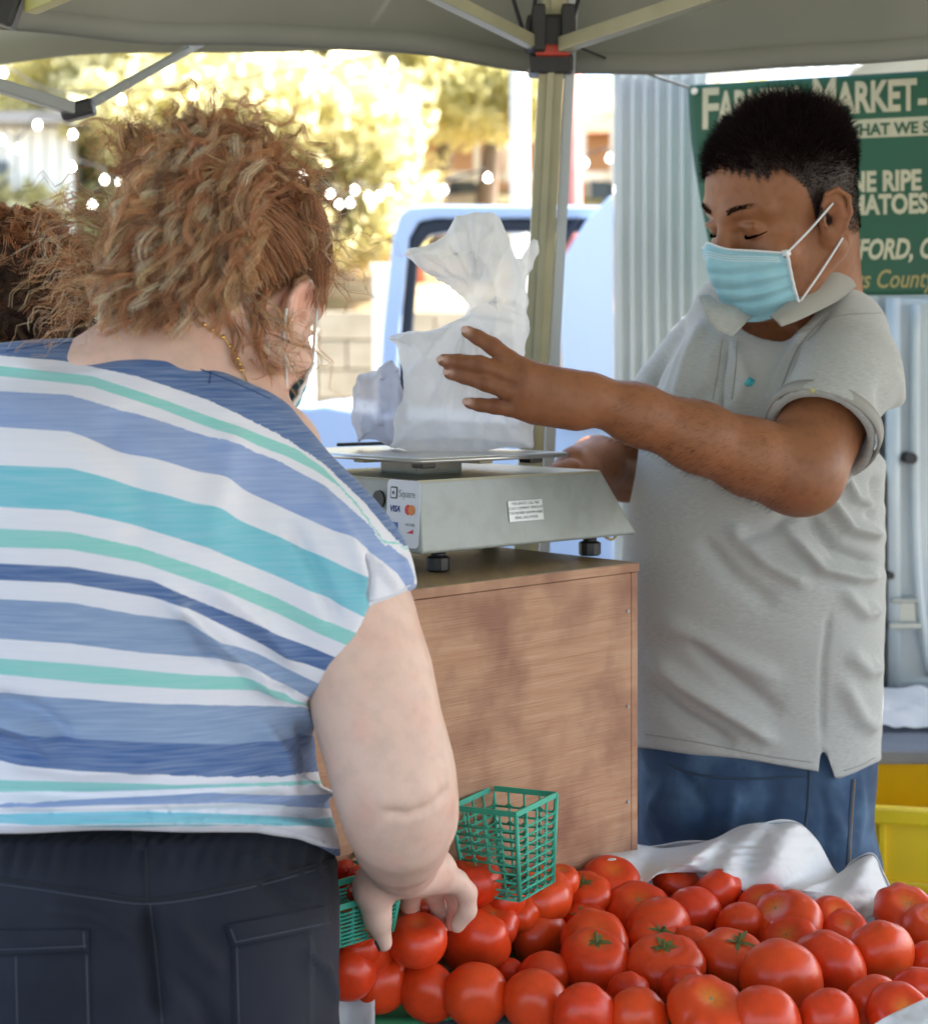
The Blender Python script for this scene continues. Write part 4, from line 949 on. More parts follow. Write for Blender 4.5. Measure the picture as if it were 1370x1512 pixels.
# ---- white plastic bags lying behind the tomatoes
wf = mat('white_bag_film', (.80, .80, .82), .6, spec=.3, transl=((.85, .85, .88), .25), crease=(30, .45, .012))
wb = thing('plastic_bag', 'crumpled white plastic bag spread over the back of the tomato heap', 'bag', tuple(P(1080, 1300, 2.06)))
ctop = [(848, 1286), (880, 1256), (925, 1246), (985, 1252), (1050, 1240), (1100, 1218), (1172, 1216), (1205, 1240), (1236, 1290), (1262, 1272), (1288, 1264), (1302, 1290), (1322, 1332)]
cbot = [(870, 1284), (905, 1272), (935, 1290), (950, 1306), (975, 1290), (1040, 1290), (1090, 1310), (1112, 1332), (1150, 1318), (1200, 1330), (1240, 1352), (1270, 1360), (1316, 1340)]
def wfn(U, W):
    a = spline([(x, y, 0) for x, y in ctop], 400); b = spline([(x, y, 0) for x, y in cbot], 400); i = (U*399).astype(int); A, B = a[i], b[i]
    px = A[:, 0]*(1-W)+B[:, 0]*W; py = A[:, 1]*(1-W)+B[:, 1]*W
    Yv = 2.10-.13*np.sin(W*pi/2)**.8+.012*np.sin(px/21.)*np.sin(W*4)+.008*np.sin(px/9.+W*6)
    pp = np.stack([px/60, py/45, px*0], 1); Yv += .016*np.abs(vnoise(pp, 1, 5, 1))+.010*np.abs(vnoise(pp*[.6, 2, 1], 2.2, 6, 1))
    return np.stack([(px-685)*Yv/F, Yv, H-(py-HZ)*Yv/F], 1)
sheet(wfn, 200, 46, wf, 'bag_front', wb, .0009)
def wfb(U, W):
    a = spline([(x, y, 0) for x, y in ctop], 400); i = (U*399).astype(int); A = a[i]; Y0_ = 2.10; x = (A[:, 0]-685)*Y0_/F; z = H-(A[:, 1]-HZ)*Y0_/F
    return np.stack([x, Y0_+.10*W+.01*np.sin(x*30), z-(.12*W**1.3)+.004*np.sin(x*50+W*4)], 1)
sheet(wfb, 160, 14, wf, 'bag_back', wb, .0009)
wc = thing('plastic_bag', 'corner of a white plastic bag at the lower right of the tomatoes', 'bag', tuple(P(1350, 1505, 1.55)))
def wcn(U, W):
    px = 1290+150*U; py = np.interp(px, [1290, 1310, 1345, 1375, 1440], [1512, 1500, 1484, 1470, 1450])+90*W; Yv = 1.55-.05*W+.008*np.abs(vnoise(np.stack([px/20, py/20, px*0], 1), 1, 4, 1))
    return np.stack([(px-685)*Yv/F, Yv, H-(py-HZ)*Yv/F], 1)
sheet(wcn, 40, 30, wf, 'bag_film', wc, .0009)
# ---- yellow crates
yel = mat('yellow_plastic', (.95, .66, .012), .35, col2=(.9, .60, .01), ns=4, coat=.15); yel2 = mat('yellow_green_plastic', (.78, .64, .008), .35)
def crate(loc, rz, w_, d_, h_, m, label, notch=True):
    t = bpy.data.objects.new('crate', None); SC.collection.objects.link(t); t.matrix_basis = Matrix.Translation(Vector(loc)) @ Matrix.Rotation(rz, 4, 'Z'); tag(t, label, 'crate', 'yellow plastic crates stacked behind the vendor')
    def part(nm, c, dd, bev=.004, tp=1.):
        g = Geo().box(c, dd, None, bev, tp); return mobj(nm, g.V, g.F, m, t, False, False)
    part('front_wall', (0, -d_/2, h_/2), (w_-.012, .006, h_-.004)); part('rear_wall', (0, d_/2, h_/2), (w_-.012, .006, h_-.004))
    for s in (-1, 1):
        part('end_wall', (s*w_/2, 0, h_/2+.02), (.006, d_, h_+.04)); part('end_rim', (s*(w_/2+.004), 0, h_+.045), (.022, d_*.72, .012))
        for q_ in (-.3, 0, .3): part('rib', (s*(w_/2+.007), q_*d_, h_*.5), (.008, .01, h_*.9), .002)
    part('floor', (0, 0, .006), (w_-.014, d_-.014, .006)); part('front_rim', (0, -d_/2-.009, h_-.012), (w_+.02, .02, .026)); part('rear_rim', (0, d_/2+.009, h_-.012), (w_+.02, .02, .026)); part('lower_band', (0, -d_/2-.005, h_*.28), (w_, .008, .014))
    for q_ in (-.36, -.12, .12, .36): part('rib', (q_*w_, -d_/2-.006, h_*.6), (.01, .008, h_*.55), .002)
c = P(1275, 1222, 2.42); zr = c.z
crate((P(1275, 0, 2.42).x+.27, 2.42+.20, zr-.15), R(-14), .52, .36, .165, yel, 'open yellow crate on top of its stack beside the vendor')
crate((P(1275, 0, 2.42).x+.275, 2.42+.20, zr-.15-.17), R(-14), .51, .35, .165, yel2, 'greenish yellow crate, second in the stack beside the vendor')
# white trays on the tarmac behind the crates
tq = thing('side_table', 'grey folding table with white wrapping behind the yellow crates', 'table', (P(1330, 0, 2.8).x+.1, 2.86, 0)); zz = P(0, 1100, 2.75).z
Geo().box((P(1330, 0, 2.8).x+.15, 2.86, zz-.012), (.8, .3, .024), bev=.004).obj('tabletop', mat('slate_plastic', (.2, .22, .27), .5, col2=(.14, .15, .18), ns=7), tq)
for s in (-1, 1): Geo().tube([(P(1330, 0, 2.8).x+.15+s*.36, 2.86, 0), (P(1330, 0, 2.8).x+.15+s*.36, 2.86, zz-.026)], .014, 8).obj('leg', steel2, tq)
def wrap(U, W):
    x = P(1296, 0, 2.8).x+.35*U; y = 2.84+.16*W; return np.stack([x, y, zz+.008+.02*np.abs(vnoise(np.stack([x*14, y*14, x*0], 1), 1, 8, 2))+.035*W], 1)
o = sheet(wrap, 40, 20, wf, 'wrapping_paper', None, .001); tag(o, 'crumpled white wrapping on the grey table behind the crates', 'wrapping')
# ================================================================ PEOPLE, shared pieces
def frame_(yaw, pitch, roll):
    """columns: his left, face direction, up; yaw 0 faces the camera, 90 faces picture left"""
    f0 = Vector((-sin(yaw), -cos(yaw), 0)); r = Vector((cos(yaw), -sin(yaw), 0)); u = Vector((0, 0, 1))
    f = f0*cos(pitch)-u*sin(pitch); u2 = u*cos(pitch)+f0*sin(pitch)
    r2 = r*cos(roll)-u2*sin(roll); u3 = u2*cos(roll)+r*sin(roll)
    return Matrix((r2, f, u3)).transposed()
def head_sdf(S, C, M, s=1., jaw=1., ear=True, nosek=1., flare=22, es_=1.):
    W = lambda a, b, c: tuple(C+M @ Vector((a*s, b*s, c*s)))
    rot = np.array(M)
    E = lambda c, r, k, mode='u': S.ell(W(*c), np.array(r)*s, k*s, mode, rot)
    E((0, -.006, .048), (.077, .092, .086), .02); E((0, .04, .05), (.064, .056, .055), .03); E((0, .045, -.02), (.060, .052, .062), .03)
    E((0, .05, -.066), (.046*jaw, .046, .034), .03); E((0, .078, -.09), (.023, .018, .019), .02)
    for q in (-1, 1):
        S.cap(W(q*.058*jaw, .0, -.035), W(q*.028*jaw, .064, -.086), .022*s, .018*s, .03*s)
        E((q*.047, .066, -.022), (.024, .022, .02), .022)
        S.cap(W(q*.014, .093, .036), W(q*.05, .076, .036), .0095*s, .009*s, .016*s)
        E((q*.032, .110, .013), (.020, .020, .0125), .012, 's')
        E((q*.0325, .0815, .012), (.0155, .0135, .0135), .003)
        E((q*.0325, .0935, .0185), (.0165, .0035, .0035), .006)
    S.cap(W(0, .093, .028), W(0, .118, -.022), .0085*s, .0125*s*nosek, .014*s)
    for q in (-1, 1): E((q*.0135, .106, -.034), (.0095, .011, .008), .006)
    E((0, .098, -.058), (.023, .009, .006), .006); E((0, .096, -.069), (.020, .010, .007), .006)
    if ear:
        for q in (-1, 1):
            a = R(14)
            ur = M @ (Matrix.Rotation(q*R(flare), 3, 'Z') @ Matrix.Rotation(R(12), 3, 'X'))
            ru = np.array(ur)
            def Q(x, y, z): return tuple(C+M @ Vector((q*.079*s, .004*s, .004*s))+ur @ Vector((q*x*s*1.1, y*s*1.1, z*s*1.04))*es_)
            S.ell(Q(.004, 0, 0), np.array((.0075, .0185, .031))*s, .006*s, 'u', ru)
            S.ell(Q(.002, .004, -.026), np.array((.006, .010, .011))*s, .006*s, 'u', ru)
            S.ell(Q(.0125, .004, .002), np.array((.0075, .0115, .021))*s, .003*s, 's', ru)
            pts = [Q(.006, .013, .012), Q(.008, .009, .026), Q(.009, -.003, .031), Q(.010, -.015, .022), Q(.010, -.0175, .004), Q(.008, -.012, -.014), Q(.005, -.003, -.026)]
            S.chain(pts, [.0030*s]*7, .003*s)
            S.chain([Q(.006, -.009, .016), Q(.007, -.0085, .0), Q(.006, -.002, -.012)], [.0028*s, .003*s, .0026*s], .003*s)
            S.ell(Q(.006, .011, -.005), np.array((.004, .004, .006))*s, .003*s, 'u', ru)
            S.ell(Q(.006, .004, -.004), np.array((.005, .005, .006))*s, .003*s, 's', ru)
def strands(roots, dirs, L, K, w0, curl, cf, rg, grav=0., wander=.2, sides=3, taper=.25, cols=None, noise_=0., clump=None):
    """hair as thin tapered tubes: returns V, F, C"""
    n = len(roots); t = np.linspace(0, 1, K)
    d = dirs/np.linalg.norm(dirs, axis=1)[:, None]; a = np.cross(d, rg.normal(size=(n, 3))); a /= np.linalg.norm(a, axis=1)[:, None]; b = np.cross(d, a)
    ph = rg.uniform(0, 2*pi, n)[:, None]; L = np.asarray(L).reshape(-1, 1)
    if np.ndim(cf): cf = np.asarray(cf).reshape(-1, 1)
    s = t[None]*L
    X = roots[:, None]+d[:, None]*s[..., None]+np.array([0, 0, -1.])*(grav*s**2)[..., None]
    am = (curl*np.minimum(t*3, 1)[None]); X += a[:, None]*(am*(np.cos(ph+cf*s)-np.cos(ph)))[..., None]+b[:, None]*(am*(np.sin(ph+cf*s)-np.sin(ph)))[..., None]
    wv = rg.normal(size=(n, 3))*wander; X += wv[:, None]*(s**2)[..., None]
    return X
def tubes(X, w, sides=3, col=None, taper=.25):
    """X (n,K,3) polylines -> mesh arrays"""
    n, K, _ = X.shape; T = np.gradient(X, axis=1); T /= np.maximum(np.linalg.norm(T, axis=2), 1e-9)[..., None]
    ref = np.array([.3, -.8, .5]); A = np.cross(T, ref); A /= np.maximum(np.linalg.norm(A, axis=2), 1e-9)[..., None]; B = np.cross(T, A)
    ww = np.asarray(w).reshape(-1, 1)*(1-(1-taper)*np.linspace(0, 1, K)[None]**1.5)
    V = []
    for k in range(sides):
        c, s_ = cos(2*pi*k/sides), sin(2*pi*k/sides); V.append(X+(A*c+B*s_)*ww[..., None])
    V = np.stack(V, 2).reshape(-1, 3); i = np.arange(n)[:, None, None]*K*sides; j = np.arange(K-1)[None, :, None]*sides; k = np.arange(sides)[None, None]; k2 = (k+1) % sides
    Fc = np.stack([i+j+k, i+j+k2, i+j+sides+k2, i+j+sides+k], -1).reshape(-1, 4)
    C = None if col is None else np.repeat(col, K*sides, 0)
    return V, Fc, C
def paint(C, V, c, r, col, amt=1., soft=1.5):
    d = np.linalg.norm(V-np.array(c), axis=1)/r; w_ = (amt*np.exp(-d**2*soft))[:, None]; return C*(1-w_)+np.array(col)*w_
def fn_mask(M, C, lo, hi): pass

# ================================================================ THE VENDOR
skin_m = mat('brown_skin', (.3, .13, .06), .48, spec=.35, attr='col', sss=.12, sssc=(1, .35, .2), bs=.35, bscale=420, bdist=.0007, col2=.84, ns=90, ncut=(.45, .7))
hair_d = mat('black_hair', (.012, .008, .009), .95, spec=.0, attr='col')
polo = mat('heather_grey_jersey', (.45, .455, .44), .85, col2=(.33, .335, .325), ns=120, nd=5, nstretch=(1, 1, 5), ncut=(.25, .75), bs=.3, bscale=700, bdist=.0006, sheen=.2, col3=(.39, .395, .385), ns3=20)
ribk = mat('grey_knit_rib', (.31, .30, .275), .85, bs=.4, bscale=500, bdist=.0006, bstretch=(1, 1, .2))
denim = mat('blue_denim', (.022, .054, .12), .85, col2=(.10, .18, .29), ns=16, nd=7, ncut=(.42, .72), bs=.45, bscale=600, bdist=.0007, col3=(.018, .042, .09), ns3=6)
stitch = mat('denim_seam', (.025, .045, .08), .8)
mn = thing('person', 'vendor in grey polo shirt and blue mask, hand on the plastic bag on the scale', 'person', (P(1130, 0, 2.3).x, 2.3, 0))
HC = P(1166, 320, 2.2); HM = frame_(R(62), R(20), R(6)); hs = 1.10
Hw = lambda a, b, c: C_(HC+HM @ Vector((a*hs, b*hs, c*hs)))
C_ = lambda v: tuple(v)
S = Sdf(); head_sdf(S, HC, HM, hs, 1.08)
nb_ = P(1190, 470, 2.30)
S.cap(Hw(0, -.03, -.03), tuple(nb_), .058, .066, .03); S.cap(Hw(0, -.035, .0), tuple(nb_+Vector((.03, .03, 0))), .055, .06, .02)
# hidden torso core and shoulders
def row(py, l, r, Y, ry, cy=None): a = P(l, py, Y); b = P(r, py, Y); return ((a.z), (a.x+b.x)/2, Y if cy is None else cy, (b.x-a.x)/2, ry)
tors = [row(1175, 943, 1296, 2.30, .135), row(1100, 936, 1297, 2.30, .135), row(1000, 925, 1298, 2.30, .145), row(900, 919, 1300, 2.29, .152), row(800, 922, 1300, 2.29, .15), row(700, 940, 1300, 2.29, .14), row(600, 955, 1290, 2.29, .13), row(520, 985, 1285, 2.30, .11), row(470, 1040, 1270, 2.32, .08), row(440, 1095, 1250, 2.33, .055)]
S.loft([(z, x, y, rx-.028, ry-.028) for z, x, y, rx, ry in tors[2:]], .02)
sh = P(1256, 532, 2.19); el = P(1182, 694, 2.06); wr = P(872, 588, 1.985)
S.cap(sh, el, .060, .055, .02); S.ell(P(1172, 708, 2.055), (.044, .048, .035), .03)
fa = [el, P(1110, 676, 2.04), P(1030, 645, 2.02), P(940, 612, 2.0), wr]; S.chain([tuple(v) for v in fa], [.049, .0465, .0415, .035, .0285], .02)
sh2 = P(1030, 525, 2.42); el2 = P(925, 695, 2.44)
S.chain([tuple(sh2), tuple(el2)], [.05, .045], .02); S.chain([tuple(el2), tuple(P(880, 684, 2.36)), tuple(P(850, 690, 2.28))], [.044, .038, .03], .015)
# near hand, back towards the camera
YH = 1.965
hp = lambda px, py, dy=0.: tuple(P(px, py, YH+dy))
mcp = [hp(772, 545, .0), hp(775, 560, -.006), hp(775, 582, -.004), hp(768, 602, .004)]
for k, m_ in enumerate(mcp): S.cap(hp(850, 578+k*9, .016), m_, .0185, .0145, .014)
S.cap(hp(868, 590, .016), hp(815, 580, .012), .0285, .0255, .02, flat=.8, up=(0, 1, 0)); S.cap(hp(846, 606, .016), hp(790, 606, .014), .021, .015, .016)
FG = [[mcp[0], hp(752, 531, .004), hp(727, 511, .008), hp(705, 498, .014), hp(690, 490, .02)], [mcp[1], hp(744, 550, -.002), hp(708, 538, .0), hp(676, 534, .01), hp(655, 532, .018)],
      [mcp[2], hp(746, 576, -.001), hp(716, 565, .001), hp(685, 556, .011), hp(664, 551, .019)], [mcp[3], hp(752, 603, .008), hp(730, 600, .010), hp(709, 598, .015), hp(693, 595, .02)]]
FR = [[.0135, .0115, .0107, .0092, .0080], [.0135, .0112, .0109, .0094, .0083], [.013, .0108, .0105, .0091, .0081], [.0125, .0102, .0097, .0084, .0074]]
for a, b in zip(FG, FR): S.chain(a, b, .0035)
S.chain([hp(838, 570, .02), hp(800, 560, .05), hp(760, 556, .068), hp(732, 552, .07)], [.018, .015, .0115, .009], .01)      # thumb, behind the palm
# far hand, behind the plate
q0 = P(850, 700, 2.27); S.cap(tuple(q0), tuple(q0+Vector((-.06, -.03, -.01))), .03, .024, .02, flat=.6)
for k in range(4): b0 = q0+Vector((-.06, -.045+.02*k, -.01)); S.chain([tuple(b0), tuple(b0+Vector((-.035, -.005, -.012))), tuple(b0+Vector((-.055, -.004, -.03)))], [.0095, .008, .007], .004)
S.chain([tuple(q0+Vector((-.01, -.03, .01))), tuple(q0+Vector((-.05, -.06, 0))), tuple(q0+Vector((-.07, -.062, -.015)))], [.014, .0105, .009], .008)
# legs
hipc = P(1118, 1200, 2.30)
V, Q = S.mesh(.0030)
V = relax(V, Q, 1, .4)
C = np.tile(np.array([.275, .110, .050]), (len(V), 1))
C *= (1+.10*vnoise(V, 18, 4, 2))[:, None]
loc = (V-np.array(HC))@np.array(HM)/hs
onh = np.linalg.norm(loc, axis=1) < .2
# scalp, faded sides and stubble
hl = np.where(loc[:, 0] > 0, 1, 1)
def hairline(l):
    # height above the hairline (local, unscaled), by the angle round the head; 0 is the face side
    ph = np.degrees(np.arctan2(np.abs(l[:, 0]), l[:, 1])); z0 = np.interp(ph, [0, 20, 38, 50, 60, 68, 73, 78, 86, 92, 104, 112, 130, 180], [.084, .078, .066, .074, .058, .044, .012, -.022, -.022, .02, .02, -.02, -.04, -.055])
    z0 = z0+.004*np.sin(ph*.9)*(ph < 50); return l[:, 2]-z0
hf = hairline(loc); hm = onh & (hf > 0) & ~((np.abs(loc[:, 0]) > .0825) & (np.abs(loc[:, 1]-.002) < .036) & (loc[:, 2] < .044) & (loc[:, 2] > -.045))
w_ = (np.clip(hf/.007, 0, 1)*hm*np.clip((loc[:, 2]+.045)/.03, .0, 1))[:, None]; C = C*(1-w_*.93)+np.array([.016, .011, .011])*w_*.93
for q in (-1, 1):
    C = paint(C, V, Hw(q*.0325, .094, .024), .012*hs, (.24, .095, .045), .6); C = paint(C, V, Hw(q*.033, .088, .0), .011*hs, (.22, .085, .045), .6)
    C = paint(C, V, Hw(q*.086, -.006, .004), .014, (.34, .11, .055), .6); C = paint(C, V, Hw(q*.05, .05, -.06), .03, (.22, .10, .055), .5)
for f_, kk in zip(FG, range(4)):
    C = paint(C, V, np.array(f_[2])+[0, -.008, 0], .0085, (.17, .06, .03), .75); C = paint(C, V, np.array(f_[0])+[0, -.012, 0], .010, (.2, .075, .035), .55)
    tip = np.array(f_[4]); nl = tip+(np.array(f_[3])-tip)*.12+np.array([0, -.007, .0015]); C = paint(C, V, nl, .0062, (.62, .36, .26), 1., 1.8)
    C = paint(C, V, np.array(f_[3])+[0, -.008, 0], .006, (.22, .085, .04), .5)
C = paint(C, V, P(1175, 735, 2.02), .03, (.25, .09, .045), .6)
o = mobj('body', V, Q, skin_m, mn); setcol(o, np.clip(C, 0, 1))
for f_ in FG:
    a, b = Vector(f_[3]), Vector(f_[4]); d = (b-a).normalized(); vd = (Vector((0, 0, H))-b).normalized(); n_ = (vd-d*vd.dot(d)); n_ = (n_+Vector((0, 0, .25))).normalized(); n_ = (n_-d*n_.dot(d)).normalized(); sd_ = d.cross(n_)
    V_ = []
    for i in range(5):
        t = (i/4-.35)*.0115; wv_ = (.0036, .0045, .0047, .0044, .0028)[i]
        for j in range(5): u_ = (j/4-.5)*2; V_.append(b+d*t+sd_*(u_*wv_)+n_*(.0084-.0022*u_*u_-.0016*max(0, t/.006)**2))
    mobj('fingernail', V_, [(i*5+j, i*5+j+1, (i+1)*5+j+1, (i+1)*5+j) for i in range(4) for j in range(4)], mat('fingernail', (.62, .40, .32), .3, coat=.2) if f_ is FG[0] else bpy.data.materials['fingernail'], mn)
# ---- eyelashes and brows, hair
rg = np.random.default_rng(5)
for q in (-1, 1):
    pts = [Hw(q*.0325+(t-.5)*.034, .0985-.028*abs(t-.5)**1.5*2+(.0), +.0075-.003*(1-(2*t-1)**2)) for t in np.linspace(0, 1, 9)]
    Geo().tube(pts, [.0006, .0012, .0016, .0018, .0018, .0018, .0016, .0012, .0006], 5).obj('eyelashes', hair_d, mn, True)
Vs, Ns = V, normals(V, Q)
sel = np.where(hm & (w_[:, 0] > .25))[0]
pick = rg.choice(sel, 24000); lp = loc[pick]; top = np.clip((lp[:, 2]-.035)/.06, 0, 1); frontness = np.clip((lp[:, 1])/.08, 0, 1)
L_ = (.0022+.030*top**1.5*(1-.55*frontness))*rg.uniform(.65, 1.15, len(pick))*hs; roots = Vs[pick]+rg.normal(size=(len(pick), 3))*.0012
Mn = np.array(HM); up = Mn[:, 2]; fw = Mn[:, 1]
cl = vnoise(roots, 55, 9, 1)[:, None]; cl2 = vnoise(roots, 55, 10, 1)[:, None]
lp2 = np.round(lp/.012); ck = vnoise(lp2*3.1, 1., 12, 1)[:, None]; D = Ns[pick]*(.75)+up*(.35*top[:, None]+.05)+(.35*ck*Mn[:, 0]+.3*vnoise(lp2*2.3, 1., 13, 1)[:, None]*fw)*top[:, None]+fw*(.28*top[:, None]*(.3+frontness[:, None]))-up*(.45*np.clip(frontness[:, None]-.45, 0, 1))+.5*cl*Mn[:, 0]+.4*cl2*fw+rg.normal(size=(len(pick), 3))*.13
D -= fw*(.2*(1-top[:, None])); D[:, 2] -= .25*(1-top)
X = strands(roots, D, L_, 6, .0004, .0012, 180, rg, 4., 3.)
hc = np.array([.024, .016, .017])*rg.uniform(.5, 1.4, (len(pick), 1))*(.3+.7*top[:, None]); Vh, Fh, Ch = tubes(X, .00034*rg.uniform(.7, 1.2, len(pick)), 3, hc); o = mobj('hair', Vh, Fh, hair_d, mn); setcol(o, Ch)
for q in (-1, 1):
    n = 300; t = rg.uniform(0, 1, n); pr = np.array([Hw(q*(.013+.042*a), .1045-.030*a**2.0, .0365+.008*sin(a*2.6)-.004*a+b) for a, b in zip(t, rg.uniform(-.0035, .0035, n)*(1-.5*t))])
    D = np.tile(Mn[:, 0]*q*.9+up*.25+fw*.15, (n, 1))+rg.normal(size=(n, 3))*.18; X = strands(pr, D, .006*rg.uniform(.6, 1.2, n), 4, 0, 0, 1, rg); Vh, Fh, Ch = tubes(X, .0004*np.ones(n), 3, np.tile([.035, .018, .013], (n, 1)))
    o = mobj('eyebrow', Vh, Fh, hair_d, mn); setcol(o, Ch)
av = np.where((V[:, 0] > P(900, 0, 2).x) & (V[:, 0] < P(1170, 0, 2).x) & (V[:, 1] < 2.09) & (V[:, 2] < P(0, 560, 2).z) & (V[:, 2] > P(0, 760, 2).z) & (Ns[:, 1] < .5))[0]
pick = rg.choice(av, 1500); D = Ns[pick]*.35+np.array([-.8, 0, -.25])+rg.normal(size=(1500, 3))*.2; X = strands(V[pick], D, .009*rg.uniform(.5, 1.2, 1500), 4, 0, 0, 1, rg, 6., 2.); Vh, Fh, Ch = tubes(X, .00010*np.ones(1500), 3, np.tile([.03, .018, .012], (1500, 1))); o = mobj('arm_hair', Vh, Fh, hair_d, mn); setcol(o, Ch)
# ---- face mask
mskm = mat('blue_mask_fabric', (.36, .66, .76), .75, col2=(.31, .60, .71), ns=40, bs=.35, bscale=500, bdist=.0004, transl=((.5, .8, .9), .15)); mskw = mat('white_mask_edge', (.74, .77, .8), .7)
mk = thing('face_mask', 'light blue pleated surgical mask worn by the vendor', 'mask', Hw(0, .1, -.05))
def mpt(u, v, off=0.):
    """u -1..1 across the face, v 0 (top) .. 1 (chin)"""
    a = u*1.10; zc = -.002-.100*v; 
    top_dip = .010*np.exp(-(u/.22)**2)*(1-v)
    wx = .0775-.009*v**2; ny = .086-.020*v**2.5
    x = wx*np.sin(a); y = .035+ny*np.cos(a)+.014*np.exp(-(u/.28)**2)*np.exp(-((v-.28)/.35)**2)
    z = zc+top_dip-.012*(np.abs(u)**2)*(1-v)*1.5+.012*np.abs(u)**2*v*1.2
    pl = 0
    for p_, am in ((.34, 1), (.54, 1.1), (.72, 1)): pl = pl+am*.0035*np.clip((v-p_)/.05, 0, 1)*np.exp(-np.clip(v-p_, 0, 1)/.16)*(1-np.abs(u)**4)
    k = .0012*np.sin(u*9+v*4)+.001*np.sin(v*31+u*3); y = y+(pl+k+off)*np.cos(a); x = x+(pl+k+off)*np.sin(a)
    return np.stack([x, y, z], -1)
def mfn(U, W):
    p_ = mpt(U*2-1, W); return np.array(HC)+p_*hs@np.array(HM).T
o = sheet(mfn, 70, 60, mskm, 'mask_fabric', mk, .001)
def medge(us, vs, r_, nm):
    pts = [Vector(np.array(HC)+mpt(np.array(u), np.array(v), .0006)*hs@np.array(HM).T) for u, v in zip(us, vs)]; V_, F_ = tube(pts, r_, 6, True, .45, up=HM.col[1][:]); return mobj(nm, V_, F_, mskw, mk)
medge(np.linspace(-1, 1, 30), np.zeros(30)+.005, .0022, 'top_binding'); medge(np.ones(20), np.linspace(0, 1, 20), .0042, 'side_binding'); medge(-np.ones(20), np.linspace(0, 1, 20), .0042, 'side_binding')
for s_ in (.09, .12, .15): medge(np.linspace(-.9, .9, 24), np.zeros(24)+s_, .0007, 'stitch_line')
def mp(u, v): return Vector(np.array(HC)+mpt(np.array(u), np.array(v), .001)*hs@np.array(HM).T)
for q in (1, -1):
    for v, ez, ey in ((.02, .020, .006), (.98, -.024, .002)):
        a = mp(q*.99, v); e_ = Vector(Hw(q*.088, ey, ez)); mid = (a+e_)/2+Vector((0, 0, -.002))
        V_, F_ = tube([tuple(p_) for p_ in spline([a, mid, e_], 10)], .0021, 6, True, .7); mobj('ear_loop', V_, F_, mskw, mk)
    Geo().box(mp(q*.99, .0), (.012, .008, .008), HM, .002).box(mp(q*.99, 1.), (.014, .008, .006), HM, .002).obj('loop_weld', mskw, mk)
# ---- polo shirt
T = Sdf(); T.loft(tors, .02)
T.cap(P(1240, 492, 2.25), P(1100, 470, 2.34), .062, .075, .04); T.cap(P(1075, 485, 2.36), P(1040, 520, 2.38), .05, .055, .03)
T.cap(P(1240, 510, 2.22), P(1254, 560, 2.20), .062, .062, .035)
cuff = P(1212, 640, 2.085); s0 = P(1252, 545, 2.18); ax_ = (cuff-s0).normalized()
T.cap(tuple(s0), tuple(cuff+ax_*.02), .068, .074, .03)
T.cap(tuple(sh2+Vector((.01, 0, 0))), tuple(P(972, 600, 2.43)), .064, .057, .03)
# cut the sleeve flat at the cuff and hollow it out round the arm
cc = cuff+ax_*.062
def cutn(p):
    q = p-np.array(cuff+ax_*.004); d = q@np.array(ax_); r_ = np.linalg.norm(q-d[:, None]*np.array(ax_), axis=1); return np.maximum(-d, r_-.12)
T.fn(cutn, np.array(cuff)-.2, np.array(cuff)+.2, .002, 's')
T.cap(tuple(cuff-ax_*.055), tuple(cuff+ax_*.06), .052, .0705, .003, 's')
# neck opening and placket
T.cap(tuple(P(1150, 452, 2.24)), tuple(P(1215, 380, 2.30)), .062, .075, .006, 's'); T.cap(tuple(P(1112, 462, 2.17)), tuple(P(1074, 494, 2.14)), .024, .002, .004, 's')
# hem line
def hemc(p):
    X_, Z_ = to_px(p); return (np.interp(X_, [900, 950, 1100, 1205, 1232, 1242, 1262, 1300, 1350], [1098, 1103, 1121, 1141, 1152, 1150, 1142, 1124, 1118])-Z_)/1050
T.fn(hemc, (.1, 2.0, .6), (.75, 2.6, .93), .002, 's')
